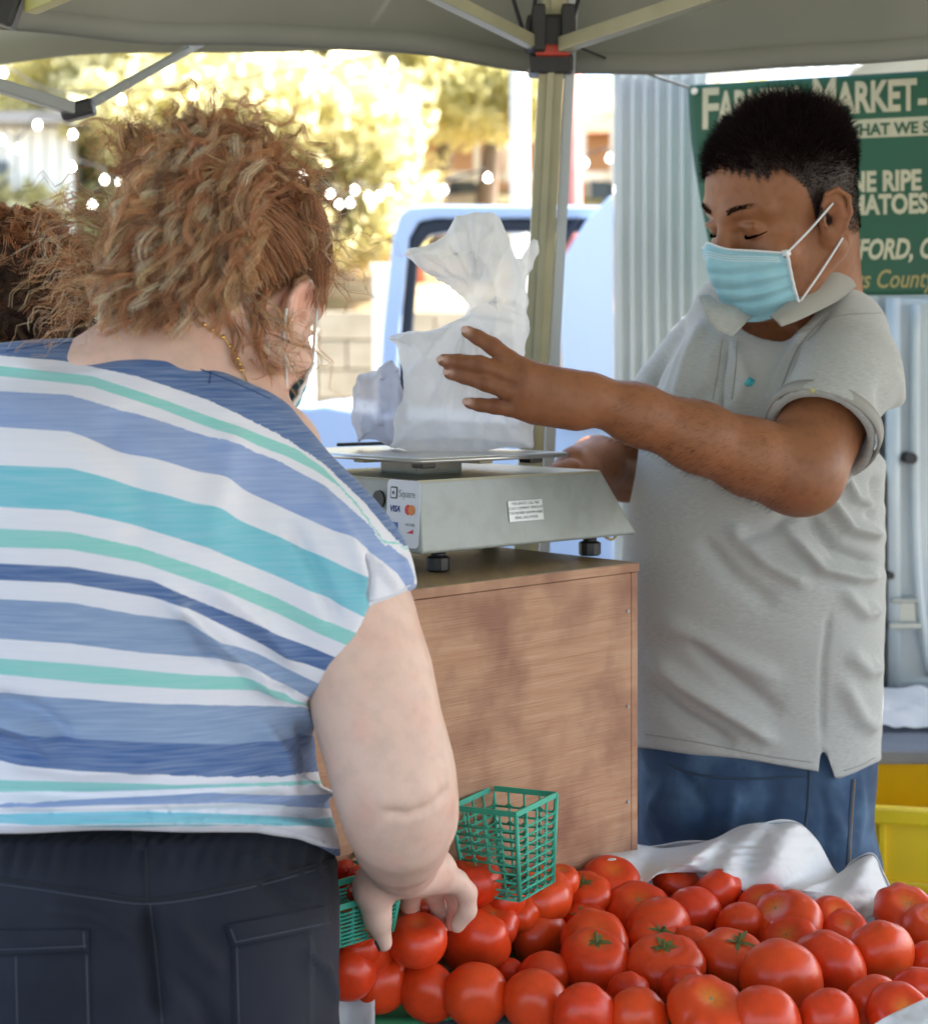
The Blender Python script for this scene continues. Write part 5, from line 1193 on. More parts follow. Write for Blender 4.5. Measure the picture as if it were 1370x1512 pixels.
# side slit of the hem
def slit(p):
    X_, Z_ = to_px(p)[0], to_px(p)[1]; wd = np.clip((Z_-1104)*.46, 0, 60); return (np.abs(X_-(1214+(Z_-1104)*.12))-wd*.5)/1050+np.where(Z_ < 1104, .02, 0)+np.where(p[:, 1] > 2.3, .1, 0)
T.fn(slit, (.35, 1.95, .7), (.7, 2.31, .95), .002, 's')
V, Q = T.mesh(.0036); V = relax(V, Q, 2, .5); N = normals(V, Q)
V = V+N*(.0022*vnoise(V, 9, 31, 2))[:, None]
V = foldlines(V, [
    ([(1240, 690), (1262, 735), (1302, 752)], 7, 0.0105), ([(1215, 730), (1250, 778), (1304, 792)], 9, 0.0192), ([(1190, 758), (1235, 815), (1300, 838)], 9, -0.0175), ([(1150, 770), (1210, 838), (1262, 852), (1300, 850)], 9, 0.0175),
    ([(1070, 770), (1130, 830), (1200, 868)], 12, 0.0123), ([(1030, 790), (1080, 850), (1150, 900)], 14, -0.0088), ([(1240, 870), (1275, 905), (1300, 900)], 10, 0.0105), ([(1250, 960), (1280, 990), (1300, 985)], 12, 0.0105),
    ([(950, 960), (1010, 1010), (1090, 1060), (1150, 1100)], 12, 0.0158), ([(950, 1010), (1010, 1060), (1090, 1105)], 11, -0.0140), ([(1010, 940), (1090, 1010), (1160, 1060)], 12, -0.0105), ([(960, 905), (1060, 960), (1160, 1010)], 15, 0.0088),
    ([(1225, 900), (1215, 980), (1212, 1100)], 5, -0.0053), ([(1240, 1000), (1270, 1060), (1296, 1080)], 12, 0.0105),
    ([(1010, 470), (985, 520), (960, 590)], 9, -0.0105), ([(1040, 470), (1015, 530), (995, 600)], 9, 0.0088), ([(1070, 500), (1052, 570), (1020, 600)], 9, -0.0088), ([(1080, 505), (1100, 560), (1080, 610)], 10, 0.0070),
    ([(1222, 462), (1180, 510), (1158, 560), (1148, 590)], 4, -0.0105), ([(1200, 480), (1160, 530), (1130, 590)], 9, 0.0070), ([(1300, 560), (1310, 630), (1290, 690)], 10, -0.0105), ([(1320, 540), (1330, 620), (1305, 700)], 9, 0.0088),
    ([(1180, 742), (1140, 780), (1080, 800)], 10, -0.0070), ([(1290, 700), (1295, 740), (1280, 770)], 8, -0.0105), ([(1075, 494), (1066, 560), (1062, 640)], 3, -0.0070)], N)
o = mobj('polo_shirt', V, Q, polo, mn)
# hem and cuff bands
def ring(c, axis, r_, wid, thick, m, nm, par, a0=0, a1=2*pi, n=48, seed=0):
    axis = Vector(axis).normalized(); a = axis.orthogonal().normalized(); b = axis.cross(a); V_ = []; k = 0
    for i in range(n+1):
        t = a0+(a1-a0)*i/n; d = a*cos(t)+b*sin(t); rr = r_*(1+.03*sin(3*t+seed))
        for (s_, e_) in ((0, 0), (0, thick), (wid, thick), (wid, 0)): V_.append(Vector(c)+d*(rr+e_)+axis*s_)
    F_ = [(i*4+j, i*4+(j+1) % 4, (i+1)*4+(j+1) % 4, (i+1)*4+j) for i in range(n) for j in range(4)]; return mobj(nm, V_, F_, m, par)
ring(cuff-ax_*.017, ax_, .0712, .021, .0035, ribk, 'sleeve_cuff', mn)
# collar
ct = [P(1252, 392, 2.31), P(1248, 383, 2.27), P(1226, 390, 2.22), P(1190, 420, 2.175), P(1160, 448, 2.14), P(1137, 468, 2.118)]
ci = [P(1256, 390, 2.32), P(1256, 381, 2.262), P(1232, 388, 2.212), P(1194, 417, 2.167), P(1163, 446, 2.133), P(1138, 467, 2.112)]
co = [P(1258, 420, 2.32), P(1264, 421, 2.25), P(1238, 443, 2.17), P(1202, 462, 2.128), P(1174, 475, 2.108), P(1153, 482, 2.10)]
def coll(U, W):
    A, B, D_ = [spline(x, 100)[(U*99).astype(int)] for x in (ct, ci, co)]; w1 = np.clip(W*4, 0, 1)[:, None]; w2 = np.clip((W-.25)/.75, 0, 1)[:, None]
    p_ = A*(1-w1)+B*w1; p_ = np.where(W[:, None] > .25, B*(1-w2)+D_*w2, p_); p_[:, 1] -= .006*np.sin(w2[:, 0]*pi); return p_
sheet(coll, 60, 16, ribk, 'collar', mn, .003)
ci2 = [P(1120, 455, 2.19), P(1085, 452, 2.165), P(1062, 448, 2.17), P(1045, 436, 2.2)]; co2 = [P(1080, 497, 2.122), P(1056, 486, 2.13), P(1040, 462, 2.145), P(1030, 438, 2.18)]
def coll2(U, W):
    A, B = [spline(x, 100)[(U*99).astype(int)] for x in (ci2, co2)]; p_ = A*(1-W[:, None])+B*W[:, None]; p_[:, 1] -= .008*np.sin(W*pi); return p_
sheet(coll2, 30, 12, polo, 'collar', mn, .003)
pk = [P(1078, 494, 2.118), P(1071, 530, 2.118), P(1064, 575, 2.115), P(1060, 620, 2.115)]
# chest emblem and sleeve bar
tealm = mat('teal_embroidery', (.05, .38, .45), .7); yl = mat('yellow_embroidery', (.5, .46, .2), .7)
dg_ = bpy.context.evaluated_depsgraph_get() if False else None
from mathutils.bvhtree import BVHTree
bv = BVHTree.FromPolygons([Vector(v) for v in V], [tuple(int(i) for i in q) for q in Q])
def hit(px, py, bvh=None, off=0.):
    d = (P(px, py, 2)-Vector((0, 0, H))).normalized(); r_ = (bvh or bv).ray_cast(Vector((0, 0, H)), d); return (r_[0]-d*off, r_[1]) if r_[0] is not None else (P(px, py, 2.15), -d)
def line_on(pts, r_, m, nm, par, bvh=None, n=24, off=.0006, flat=.5):
    out = [hit(a, b, bvh, off)[0] for a, b, _ in spline([(x, y, 0) for x, y in pts], n)]; V_, F_ = tube([tuple(p_) for p_ in out], r_, 6, True, flat, up=(0, -1, 0)); return mobj(nm, V_, F_, m, par)
g = Geo(); c_, n_ = hit(1106, 564, off=.001); g.tube([hit(1101, 569, off=.001)[0], hit(1108, 559, off=.001)[0]], .0035, 8).tube([hit(1107, 569, off=.001)[0], hit(1112, 561, off=.001)[0]], .0028, 8); g.obj('chest_emblem', tealm, mn, True)
g = Geo(); c_, n_ = hit(1199, 577, off=.001); g.tube([c_, c_+n_*.001], .004, 8); g.obj('sleeve_badge', yl, mn, True)
seam = mat('jersey_seam', (.29, .285, .265), .9)
line_on([(1222, 462), (1180, 510), (1158, 560), (1150, 584)], .0010, seam, 'shoulder_seam', mn); line_on([(1170, 495), (1200, 484), (1240, 466), (1300, 462)], .0008, seam, 'yoke_seam', mn)
line_on([(952, 1084), (1050, 1100), (1130, 1116), (1200, 1126)], .0008, seam, 'hem_stitch', mn, n=40); line_on([(1246, 1138), (1270, 1130), (1292, 1118)], .0008, seam, 'hem_stitch', mn)
line_on([(1088, 505), (1086, 540), (1080, 590)], .0008, seam, 'placket_stitch', mn); line_on([(1066, 500), (1060, 545), (1052, 590)], .0008, seam, 'placket_stitch', mn)
# ---- jeans and shoes
J = Sdf(); J.loft([row(1050, 938, 1292, 2.31, .125), row(1120, 942, 1290, 2.31, .128), row(1200, 944, 1286, 2.31, .13), row(1290, 950, 1270, 2.31, .13)], .02)
hz_ = P(0, 1290, 2.31).z; lx1, lx2 = P(1035, 0, 2.31).x, P(1190, 0, 2.31).x
J.cap((lx1, 2.38, hz_), (lx1, 2.40, .45), .095, .068, .04); J.cap((lx1, 2.40, .45), (lx1, 2.42, .09), .068, .06, .03); J.cap((lx2, 2.26, hz_), (lx2, 2.24, .45), .095, .068, .04); J.cap((lx2, 2.24, .45), (lx2, 2.24, .09), .068, .06, .03)
V, Q = J.mesh(.006); V = relax(V, Q, 1, .5); N = normals(V, Q); V = V+N*(.002*vnoise(V, 14, 41, 2))[:, None]
V = foldlines(V, [([(950, 1180), (1000, 1200), (1080, 1180)], 12, .005), ([(1150, 1150), (1130, 1200), (1120, 1260)], 12, -.004), ([(1210, 1180), (1240, 1220), (1250, 1270)], 10, .005), ([(980, 1150), (960, 1200), (985, 1250)], 6, .004), ([(1060, 1230), (1120, 1220), (1180, 1230)], 12, .006), ([(1000, 1130), (1040, 1190), (1030, 1260)], 9, -.005), ([(1090, 1160), (1075, 1220), (1090, 1280)], 10, .006), ([(1210, 1160), (1222, 1210), (1216, 1280)], 6, -.005), ([(1268, 1150), (1272, 1200), (1262, 1260)], 6, .005), ([(950, 1220), (1010, 1235), (1060, 1215)], 8, -.005)], N)
mobj('jeans', V, Q, denim, mn); bj = BVHTree.FromPolygons([Vector(v) for v in V], [tuple(int(i) for i in q) for q in Q])
line_on([(1195, 1130), (1193, 1180), (1188, 1230), (1186, 1290)], .0022, stitch, 'side_seam', mn, bj); line_on([(1258, 1150), (1254, 1200), (1250, 1280)], .0022, stitch, 'rear_seam', mn, bj); line_on([(985, 1128), (1020, 1142), (1090, 1150), (1190, 1146)], .0018, stitch, 'pocket_seam', mn, bj)
line_on([(1262, 1150), (1258, 1200), (1254, 1280)], .0009, mat('orange_thread', (.3, .19, .1), .8), 'stitching', mn, bj)
for x_, y_ in ((lx1, 2.38), (lx2, 2.2)):
    B_ = Sdf(); B_.cap((x_, y_+.05, .05), (x_-.02, y_-.14, .038), .05, .04, .02, flat=.8); B_.cap((x_, y_+.03, .1), (x_, y_+.03, .06), .05, .052, .02); V, Q = B_.mesh(.008); V[:, 2] = np.maximum(V[:, 2], .005); mobj('shoe', V, Q, blk, mn)
# ================================================================ THE SHOPPER
fair = mat('fair_skin', (.62, .40, .30), .5, spec=.35, attr='col', sss=.18, sssc=(1, .4, .25), bs=.3, bscale=300, bdist=.0007, col2=.90, ns=60, ncut=(.45, .7))
hairw = mat('red_blond_hair', (.4, .2, .1), .42, spec=.45, attr='col', transl=(None, .6))
wm = thing('person', 'red haired woman in a striped top seen from behind, reaching for a tomato', 'person', (P(205, 0, 1.56).x, 1.56, 0))
YW = 1.56
def roww(py, l, r, Y, ry): a = P(l, py, Y); b = P(r, py, Y); return (a.z, (a.x+b.x)/2, Y, (b.x-a.x)/2, ry)
tw = [roww(1290, -90, 503, YW, .178), roww(1240, -88, 496, YW, .168), roww(1180, -82, 480, YW, .156), roww(1100, -75, 464, YW, .15), roww(1037, -72, 448, YW, .148), roww(950, -80, 470, YW, .148), roww(850, -95, 480, YW, .148), roww(750, -90, 440, YW, .145), roww(660, -70, 360, YW, .13), roww(600, -30, 300, 1.57, .11), roww(550, 40, 290, 1.58, .08)]
WC = P(328, 450, 1.63); WM = frame_(R(206), R(24), R(-6)); ws = 1.04
Ww = lambda a, b, c: tuple(WC+WM @ Vector((a*ws, b*ws, c*ws)))
S = Sdf(); head_sdf(S, WC, WM, ws, 1.12, flare=-6)
S.cap(Ww(0, -.03, -.02), tuple(P(225, 590, 1.59)), .058, .085, .04); S.cap(Ww(0, .01, -.05), tuple(P(290, 600, 1.60)), .05, .075, .03)
S.cap(tuple(P(225, 585, 1.59)), tuple(P(60, 600, 1.60)), .07, .05, .04); S.cap(tuple(P(250, 600, 1.59)), tuple(P(400, 670, 1.57)), .075, .05, .04)
S.loft([(z, x, y, rx-.046, ry-.03) for z, x, y, rx, ry in tw[3:]], .03)
arm = [(440, 770, 1.54, .050), (495, 850, 1.53, .055), (517, 920, 1.52, .058), (545, 1000, 1.51, .055), (560, 1070, 1.50, .053), (578, 1130, 1.49, .0515), (586, 1172, 1.49, .0495)]
S.chain([tuple(P(a, b, c)) for a, b, c, d in arm], [d for *_, d in arm], .02)
far_ = [(586, 1172, 1.49, .0495), (592, 1206, 1.505, .0475), (592, 1236, 1.54, .0415), (594, 1262, 1.59, .034), (600, 1280, 1.63, .027)]
S.chain([tuple(P(a, b, c)) for a, b, c, d in far_], [d for *_, d in far_], .02)
W3 = lambda a, b, c: tuple(P(a, b, c))
# hand
wp = W3(600, 1284, 1.635)
mw = [W3(606, 1314, 1.69), W3(632, 1305, 1.692), W3(656, 1298, 1.688), W3(674, 1302, 1.675)]
for m_ in mw: S.cap(wp, m_, .021, .0120, .012)
S.cap(W3(575, 1282, 1.635), W3(645, 1280, 1.66), .021, .018, .015)
wf_ = [[mw[0], W3(605, 1334, 1.72), W3(609, 1352, 1.742), W3(612, 1368, 1.746)], [mw[1], W3(640, 1322, 1.722), W3(649, 1346, 1.74), W3(652, 1368, 1.744)], [mw[2], W3(669, 1314, 1.708), W3(675, 1340, 1.72), W3(668, 1364, 1.728)], [mw[3], W3(689, 1318, 1.68), W3(690, 1344, 1.685), W3(675, 1366, 1.69)]]
for c_, r_ in zip(wf_, ([.0120, .0104, .0092, .0078],)*2+([.0118, .0108, .0098, .0082],)*2): S.chain(c_, r_, .004)
S.chain([W3(568, 1282, 1.63), W3(552, 1312, 1.636), W3(557, 1354, 1.642), W3(567, 1392, 1.652)], [.024, .0195, .0122, .0090], .012)
# far arm, outside the picture
S.chain([tuple(P(-150, 700, 1.6)), tuple(P(-190, 950, 1.6)), tuple(P(-170, 1120, 1.6))], [.06, .055, .048], .02); S.chain([tuple(P(-170, 1120, 1.6)), tuple(P(-120, 1200, 1.72)), tuple(P(-90, 1260, 1.82))], [.047, .04, .028], .02)
lh = P(-90, 1260, 1.82); S.cap(tuple(lh), tuple(lh+Vector((.02, .05, -.03))), .028, .03, .01, flat=.6)
for k in range(4): b0 = lh+Vector((-.005+.018*k, .075, -.04)); S.chain([tuple(b0), tuple(b0+Vector((0, .03, -.012))), tuple(b0+Vector((0, .045, -.03)))], [.0095, .0085, .007], .005)
S.chain([tuple(lh+Vector((.025, .02, -.01))), tuple(lh+Vector((.055, .045, -.02))), tuple(lh+Vector((.06, .065, -.035)))], [.013, .011, .008], .008)
V, Q = S.mesh(.0032); V = relax(V, Q, 1, .4); N = normals(V, Q)
px_, py_ = to_px(V); near = V[:, 1] < 1.62
def fold_near(V, N, lines, mask):
    W_ = foldlines(V, lines, N); return np.where(mask[:, None], W_, V)
V = fold_near(V, N, [([(560, 1198), (600, 1203), (634, 1192), (668, 1160)], 7, -.0042), ([(550, 1180), (605, 1184), (650, 1162)], 20, .003)], near & (px_ > 450) & (N[:, 1] < .3))
C = np.tile(np.array([.69, .475, .39]), (len(V), 1)); C *= (1+.05*vnoise(V, 16, 14, 2))[:, None]; C *= 1+np.clip(vnoise(V, 40, 15, 2), 0, 1)[:, None]*np.array([.02, -.09, -.10])
C = paint(C, V, P(460, 1090, 1.5), .05, (.6, .42, .33), .5)
for q in (-1, 1): C = paint(C, V, Ww(q*.085, .0, .012), .024, (.78, .36, .27), .8)
C = paint(C, V, P(420, 560, 1.6), .06, (.72, .40, .30), .6); C = paint(C, V, P(610, 1270, 1.56), .05, (.66, .37, .29), .5)
for c_ in wf_: C = paint(C, V, c_[1], .011, (.70, .36, .28), .7)
C = paint(C, V, W3(632, 1300, 1.74), .03, (.70, .42, .33), .5)
for a, b in ((585, 990), (540, 1010), (600, 1060), (560, 1130), (478, 1088)): C = paint(C, V, hit(a, b)[0] if False else P(a, b, 1.455), .003, (.4, .16, .1), .8)
locw = (V-np.array(WC))@np.array(WM)/ws; ph = np.degrees(np.arctan2(np.abs(locw[:, 0]), locw[:, 1])); z0 = np.interp(ph, [0, 40, 60, 78, 90, 110, 140, 180], [.08, .07, .05, .03, .03, -.01, -.03, -.035])
wsc = (np.clip((locw[:, 2]-z0)/.01, 0, 1)*(np.linalg.norm(locw, axis=1) < .19))[:, None]
C = C*(1-wsc)+np.array([.2, .10, .05])*wsc
o = mobj('body', V, Q, fair, wm); setcol(o, np.clip(C, 0, 1)); bw = BVHTree.FromPolygons([Vector(v) for v in V], [tuple(int(i) for i in q) for q in Q])
g = Geo(); n0 = Vector(W3(556, 1392, 1.645)); g.tube([n0+Vector((0, 0, .012)), n0, n0+Vector((.003, 0, -.008))], [.003, .0042, .0025], 8, True, .5); g.obj('thumb_nail', blk, wm, True)
# ---- striped top
T = Sdf(); T.loft(tw, .02)
T.chain([W3(250, 625, 1.57), W3(325, 655, 1.56), W3(395, 722, 1.55), W3(462, 798, 1.535), W3(500, 856, 1.525), W3(518, 930, 1.52)], [.082, .066, .058, .060, .064, .064], .035)
T.cap(W3(415, 820, 1.55), W3(435, 980, 1.53), .06, .05, .05)
T.chain([W3(200, 610, 1.58), W3(60, 585, 1.60), W3(-80, 620, 1.6), W3(-150, 700, 1.6), W3(-175, 860, 1.6)], [.07, .055, .06, .064, .066], .04)
cutx = [(612, 862), (596, 880), (543, 897), (520, 950), (487, 1000), (452, 1037), (452, 1080), (900, 1100)]
def cuts(p):
    X_, Z_ = to_px(p); lx_ = np.interp(Z_, [855, 868, 884, 897, 920, 950, 1000, 1037, 1075, 1090], [700, 616, 580, 543, 536, 520, 487, 450, 470, 900]); return np.where(Z_ < 855, (855-Z_)/1550, (lx_-X_)/1650)
T.fn(cuts, (-.2, 1.2, .95), (.15, 1.9, 1.25), .003, 's')
def neck(p):
    X_, Z_ = to_px(p); yl_ = np.interp(X_, [-300, -60, 0, 60, 110, 180, 260, 330, 400, 432, 470, 500], [560, 520, 510, 501, 497, 505, 524, 549, 580, 600, 560, 300]); return (Z_-yl_)/1550
T.fn(neck, (-.65, 1.2, 1.25), (-.12, 1.95, 1.6), .003, 's')
T.cap(W3(-160, 950, 1.6), W3(-170, 1040, 1.6), .12, .12, .003, 's')
def hemw(p):
    X_, Z_ = to_px(p); return (np.interp(X_, [-200, 0, 200, 380, 440, 480, 520], [1232, 1229, 1225, 1226, 1237, 1254, 1275])-Z_)/1550
T.fn(hemw, (-.8, 1.2, .7), (.1, 1.9, 1.03), .003, 's')
V, Q = T.mesh(.0036); V = relax(V, Q, 2, .5); N = normals(V, Q); V = V+N*(.0025*vnoise(V, 7, 51, 2))[:, None]
px_, py_ = to_px(V)
V = foldlines(V, [([(240, 868), (290, 925), (345, 975), (430, 1032)], 13, 0.0210), ([(262, 900), (310, 960), (380, 1010)], 9, -0.0120), ([(300, 850), (380, 920), (450, 985)], 16, 0.0105), ([(330, 960), (380, 1000), (440, 1030)], 6, -0.0090),
    ([(-20, 1030), (50, 1050), (110, 1095)], 14, -0.0120), ([(-20, 1060), (40, 1080), (90, 1120)], 10, 0.0105), ([(0, 1120), (120, 1140), (260, 1130)], 14, 0.0075),
    ([(-20, 1168), (120, 1176), (300, 1170), (420, 1160)], 7, -0.0075), ([(-20, 1186), (150, 1192), (320, 1182), (480, 1176)], 7, 0.0105), ([(0, 1203), (200, 1199), (400, 1200), (488, 1206)], 4.5, -0.0090), ([(-20, 1216), (200, 1212), (400, 1212), (490, 1232)], 6, 0.0090),
    ([(380, 1060), (420, 1120), (430, 1180)], 12, 0.0090), ([(440, 1060), (462, 1120), (470, 1170)], 10, -0.0075), ([(440, 1150), (462, 1168), (484, 1180)], 6, 0.0120), ([(420, 1190), (455, 1200), (486, 1215)], 6, -0.0105),
    ([(150, 600), (200, 700), (220, 820)], 30, -0.0090), ([(350, 620), (330, 720), (300, 820)], 26, 0.0090), ([(420, 760), (470, 850), (500, 930)], 12, -0.0090), ([(470, 720), (520, 800), (548, 880)], 10, 0.0075),
    ([(542, 815), (548, 850), (545, 893)], 4, -0.0105), ([(556, 830), (570, 850), (588, 872)], 5, 0.0060), ([(590, 820), (600, 845), (606, 865)], 5, 0.0060)], N)
navy, whit, mint, peri, turq, slat = (.055, .12, .30), (.74, .73, .80), (.24, .58, .54), (.24, .33, .58), (.16, .50, .60), (.21, .30, .48)
BL = [([(0, 65), (130, 75), (300, 110), (450, 160), (600, 235), (700, 300), (790, 385), (870, 480)], navy), ([(0, 88), (200, 110), (350, 160), (500, 215), (640, 265), (700, 308), (770, 385), (830, 470)], whit),
 ([(0, 108), (200, 130), (350, 180), (500, 240), (620, 283), (680, 312), (740, 352), (770, 386), (830, 471)], mint), ([(0, 142), (150, 150), (300, 190), (450, 240), (600, 290), (700, 345), (800, 430), (870, 500), (895, 560)], whit),
 ([(0, 215), (150, 225), (300, 270), (450, 320), (600, 385), (720, 440), (800, 482), (860, 530), (895, 590)], peri), ([(0, 302), (150, 308), (300, 345), (450, 395), (600, 455), (700, 500), (792, 545), (800, 620), (900, 660)], whit),
 ([(0, 390), (150, 398), (300, 430), (450, 480), (600, 540), (700, 585), (790, 630), (900, 690)], turq), ([(0, 440), (150, 447), (300, 480), (450, 530), (600, 590), (700, 640), (770, 665), (900, 720)], whit),
 ([(0, 478), (150, 482), (300, 510), (450, 560), (600, 620), (690, 665), (750, 690), (900, 750)], mint), ([(0, 515), (150, 522), (330, 552), (400, 585), (500, 625), (600, 665), (730, 720), (900, 790)], whit),
 ([(0, 548), (150, 555), (330, 585), (400, 605), (500, 655), (600, 705), (715, 750), (900, 820)], navy), ([(0, 590), (150, 597), (300, 625), (400, 635), (470, 680), (560, 710), (690, 775), (900, 850)], whit),
 ([(0, 675), (150, 685), (300, 705), (430, 715), (520, 725), (600, 765), (670, 805), (900, 880)], slat), ([(0, 720), (200, 735), (400, 755), (540, 762), (600, 788), (640, 812), (900, 890)], whit),
 ([(0, 752), (200, 772), (400, 785), (560, 786), (620, 812), (900, 895)], mint), ([(0, 795), (100, 800), (300, 815), (500, 820), (650, 822), (900, 900)], whit), ([(0, 855), (100, 885), (300, 895), (500, 900), (690, 880), (900, 920)], slat),
 ([(0, 940), (100, 955), (300, 970), (450, 978), (600, 978), (690, 965), (900, 980)], navy), ([(0, 982), (200, 985), (400, 995), (700, 985)], whit), ([(0, 1010), (200, 1012), (420, 1003), (700, 990)], mint), ([(0, 1035), (300, 1020), (450, 1010), (600, 1015), (710, 1015)], whit),
 ([(0, 1040), (300, 1033), (500, 1030), (710, 1045)], peri), ([(0, 1056), (300, 1050), (500, 1056), (700, 1062)], whit), ([(0, 1075), (300, 1085), (500, 1080), (720, 1085)], turq), ([(0, 1094), (500, 1094), (620, 1100), (720, 1125)], whit), ([(0, 1200), (720, 1200)], navy)]
u_ = px_*1.465; v_ = (py_-480)*1.465; u_ = np.clip(u_, 0, 900); YS = np.array([np.interp(u_, [a for a, b in l], [b for a, b in l]) for l, c in BL])
YS = np.vstack([np.full(len(u_), -200.), YS]); YS = np.maximum.accumulate(YS+np.arange(len(YS))[:, None]*.01, axis=0)
tv = np.zeros(len(u_)); n_ = len(YS)
for i in range(n_-1): m = (v_ >= YS[i]) & (v_ < YS[i+1]); tv[m] = i+((v_-YS[i])/(YS[i+1]-YS[i]))[m]
tv[v_ >= YS[-1]] = n_-1
strm = mat('striped_slub_jersey', (1, 1, 1), .85, sheen=.15, bs=.35, bscale=420, bdist=.0006, bstretch=(.35, 1, 1))
nt = strm.node_tree; at = nt.nodes.new('ShaderNodeAttribute'); at.attribute_name = 'stripe'
rampn = nt.nodes.new('ShaderNodeValToRGB'); rampn.color_ramp.interpolation = 'CONSTANT'; el_ = rampn.color_ramp.elements
for i, (l, c) in enumerate(BL):
    e = el_[0] if i == 0 else (el_[1] if i == 1 else el_.new(i/n_)); e.position = i/n_; e.color = (*c, 1)
nzs = nt.nodes.new('ShaderNodeTexNoise'); tcs = nt.nodes.new('ShaderNodeTexCoord'); mps = nt.nodes.new('ShaderNodeMapping'); mps.inputs['Scale'].default_value = (20, 20, 480); nzs.inputs['Scale'].default_value = 1.; nzs.inputs['Detail'].default_value = 3
nt.links.new(tcs.outputs['Object'], mps.inputs[0]); nt.links.new(mps.outputs[0], nzs.inputs['Vector'])
dv = nt.nodes.new('ShaderNodeMath'); dv.operation = 'MULTIPLY'; dv.inputs[1].default_value = 1/n_; nt.links.new(at.outputs['Fac'], dv.inputs[0]); nt.links.new(dv.outputs[0], rampn.inputs[0])
mr = nt.nodes.new('ShaderNodeMapRange'); mr.inputs[1].default_value = .35; mr.inputs[2].default_value = .7; mr.inputs[3].default_value = 0; mr.inputs[4].default_value = .24; nt.links.new(nzs.outputs[0], mr.inputs[0])
mxs = nt.nodes.new('ShaderNodeMix'); mxs.data_type = 'RGBA'; nt.links.new(mr.outputs[0], mxs.inputs[0]); nt.links.new(rampn.outputs[0], mxs.inputs[6]); mxs.inputs[7].default_value = (.55, .62, .76, 1)
nt.links.new(mxs.outputs[2], bsdf(strm).inputs['Base Color'])
o = mobj('striped_top', V, Q, strm, wm); at_ = o.data.attributes.new('stripe', 'FLOAT', 'POINT'); at_.data.foreach_set('value', tv.astype(np.float32))
bs_ = BVHTree.FromPolygons([Vector(v) for v in V], [tuple(int(i) for i in q) for q in Q])
sm_ = mat('white_seam', (.6, .62, .7), .9); nvs = mat('navy_seam', (.04, .08, .2), .9)
line_on([(546, 888), (575, 880), (606, 864)], .0009, sm_, 'sleeve_stitch', wm, bs_, 12); line_on([(541, 818), (548, 850), (545, 890)], .0009, sm_, 'sleeve_seam', wm, bs_, 12)
line_on([(10, 518), (100, 506), (180, 513), (260, 533), (330, 558), (400, 589)], .0007, nvs, 'neck_stitch', wm, bs_, 40); line_on([(312, 548), (309, 566)], .0006, nvs, 'neck_seam', wm, bs_, 4)
line_on([(0, 1221), (200, 1217), (380, 1218), (440, 1229), (480, 1244)], .0007, sm_, 'hem_stitch', wm, bs_, 40)
# ---- trousers
tro = mat('charcoal_twill', (.011, .0135, .024), .85, spec=.25, col2=(.019, .022, .035), ns=16, bs=.35, bscale=700, bdist=.0005, sheen=.04, col3=(.011, .013, .021), ns3=3)
J = Sdf(); J.loft([roww(1190, -60, 452, YW, .128), roww(1228, -72, 476, YW, .148), roww(1300, -86, 497, YW, .166), roww(1400, -92, 502, YW, .18), roww(1512, -88, 494, YW, .175), roww(1620, -70, 478, YW, .15)], .02, e=2.4)
hzw = P(0, 1620, YW).z; lw1, lw2 = P(75, 0, YW).x, P(350, 0, YW).x
for lx_ in (lw1, lw2): J.cap((lx_, YW, hzw), (lx_, YW+.02, .42), .098, .07, .04); J.cap((lx_, YW+.02, .42), (lx_, YW+.02, .09), .07, .062, .03)
V, Q = J.mesh(.0045); V = relax(V, Q, 2, .5); N = normals(V, Q); V = V+N*(.002*vnoise(V, 9, 61, 2))[:, None]
px_, py_ = to_px(V); V = V+N*(.0022*np.sin(px_*.55)*np.exp(-((py_-1238)/10.)**2)+.0022*np.sin(px_*.23+py_*.05)*np.exp(-((py_-1268)/24.)**2))[:, None]
V = foldlines(V, [([(214, 1330), (225, 1420), (235, 1512)], 14, -0.0170), ([(350, 1260), (420, 1290), (490, 1300)], 9, 0.0068), ([(380, 1290), (430, 1330), (495, 1350)], 9, -0.0068), ([(250, 1345), (290, 1400), (330, 1440)], 14, 0.0068), ([(60, 1340), (140, 1350), (210, 1390)], 10, 0.0068), ([(440, 1400), (480, 1430), (496, 1480)], 8, 0.0068), ([(250, 1430), (300, 1480), (320, 1540)], 12, -0.0068)], N)
mobj('trousers', V, Q, tro, wm); bt = BVHTree.FromPolygons([Vector(v) for v in V], [tuple(int(i) for i in q) for q in Q])
trs = mat('charcoal_stitch', (.009, .011, .018), .9); trl = mat('pale_stitch', (.05, .056, .08), .9)
def seam(pts, r_=.0016, m_=trs, n=40, nm='seam'): line_on(pts, r_, m_, nm, wm, bt, n, .0004)
seam([(216, 1250), (218, 1330), (228, 1420), (236, 1512), (238, 1560)]); seam([(222, 1335), (232, 1420), (240, 1512)], .0006, trl, nm='stitching')
seam([(-40, 1292), (60, 1306), (140, 1318), (216, 1328), (300, 1318), (400, 1296), (494, 1268)]); seam([(-40, 1300), (60, 1314), (140, 1326), (216, 1335), (300, 1325), (400, 1303), (494, 1276)], .0006, trl, nm='stitching')
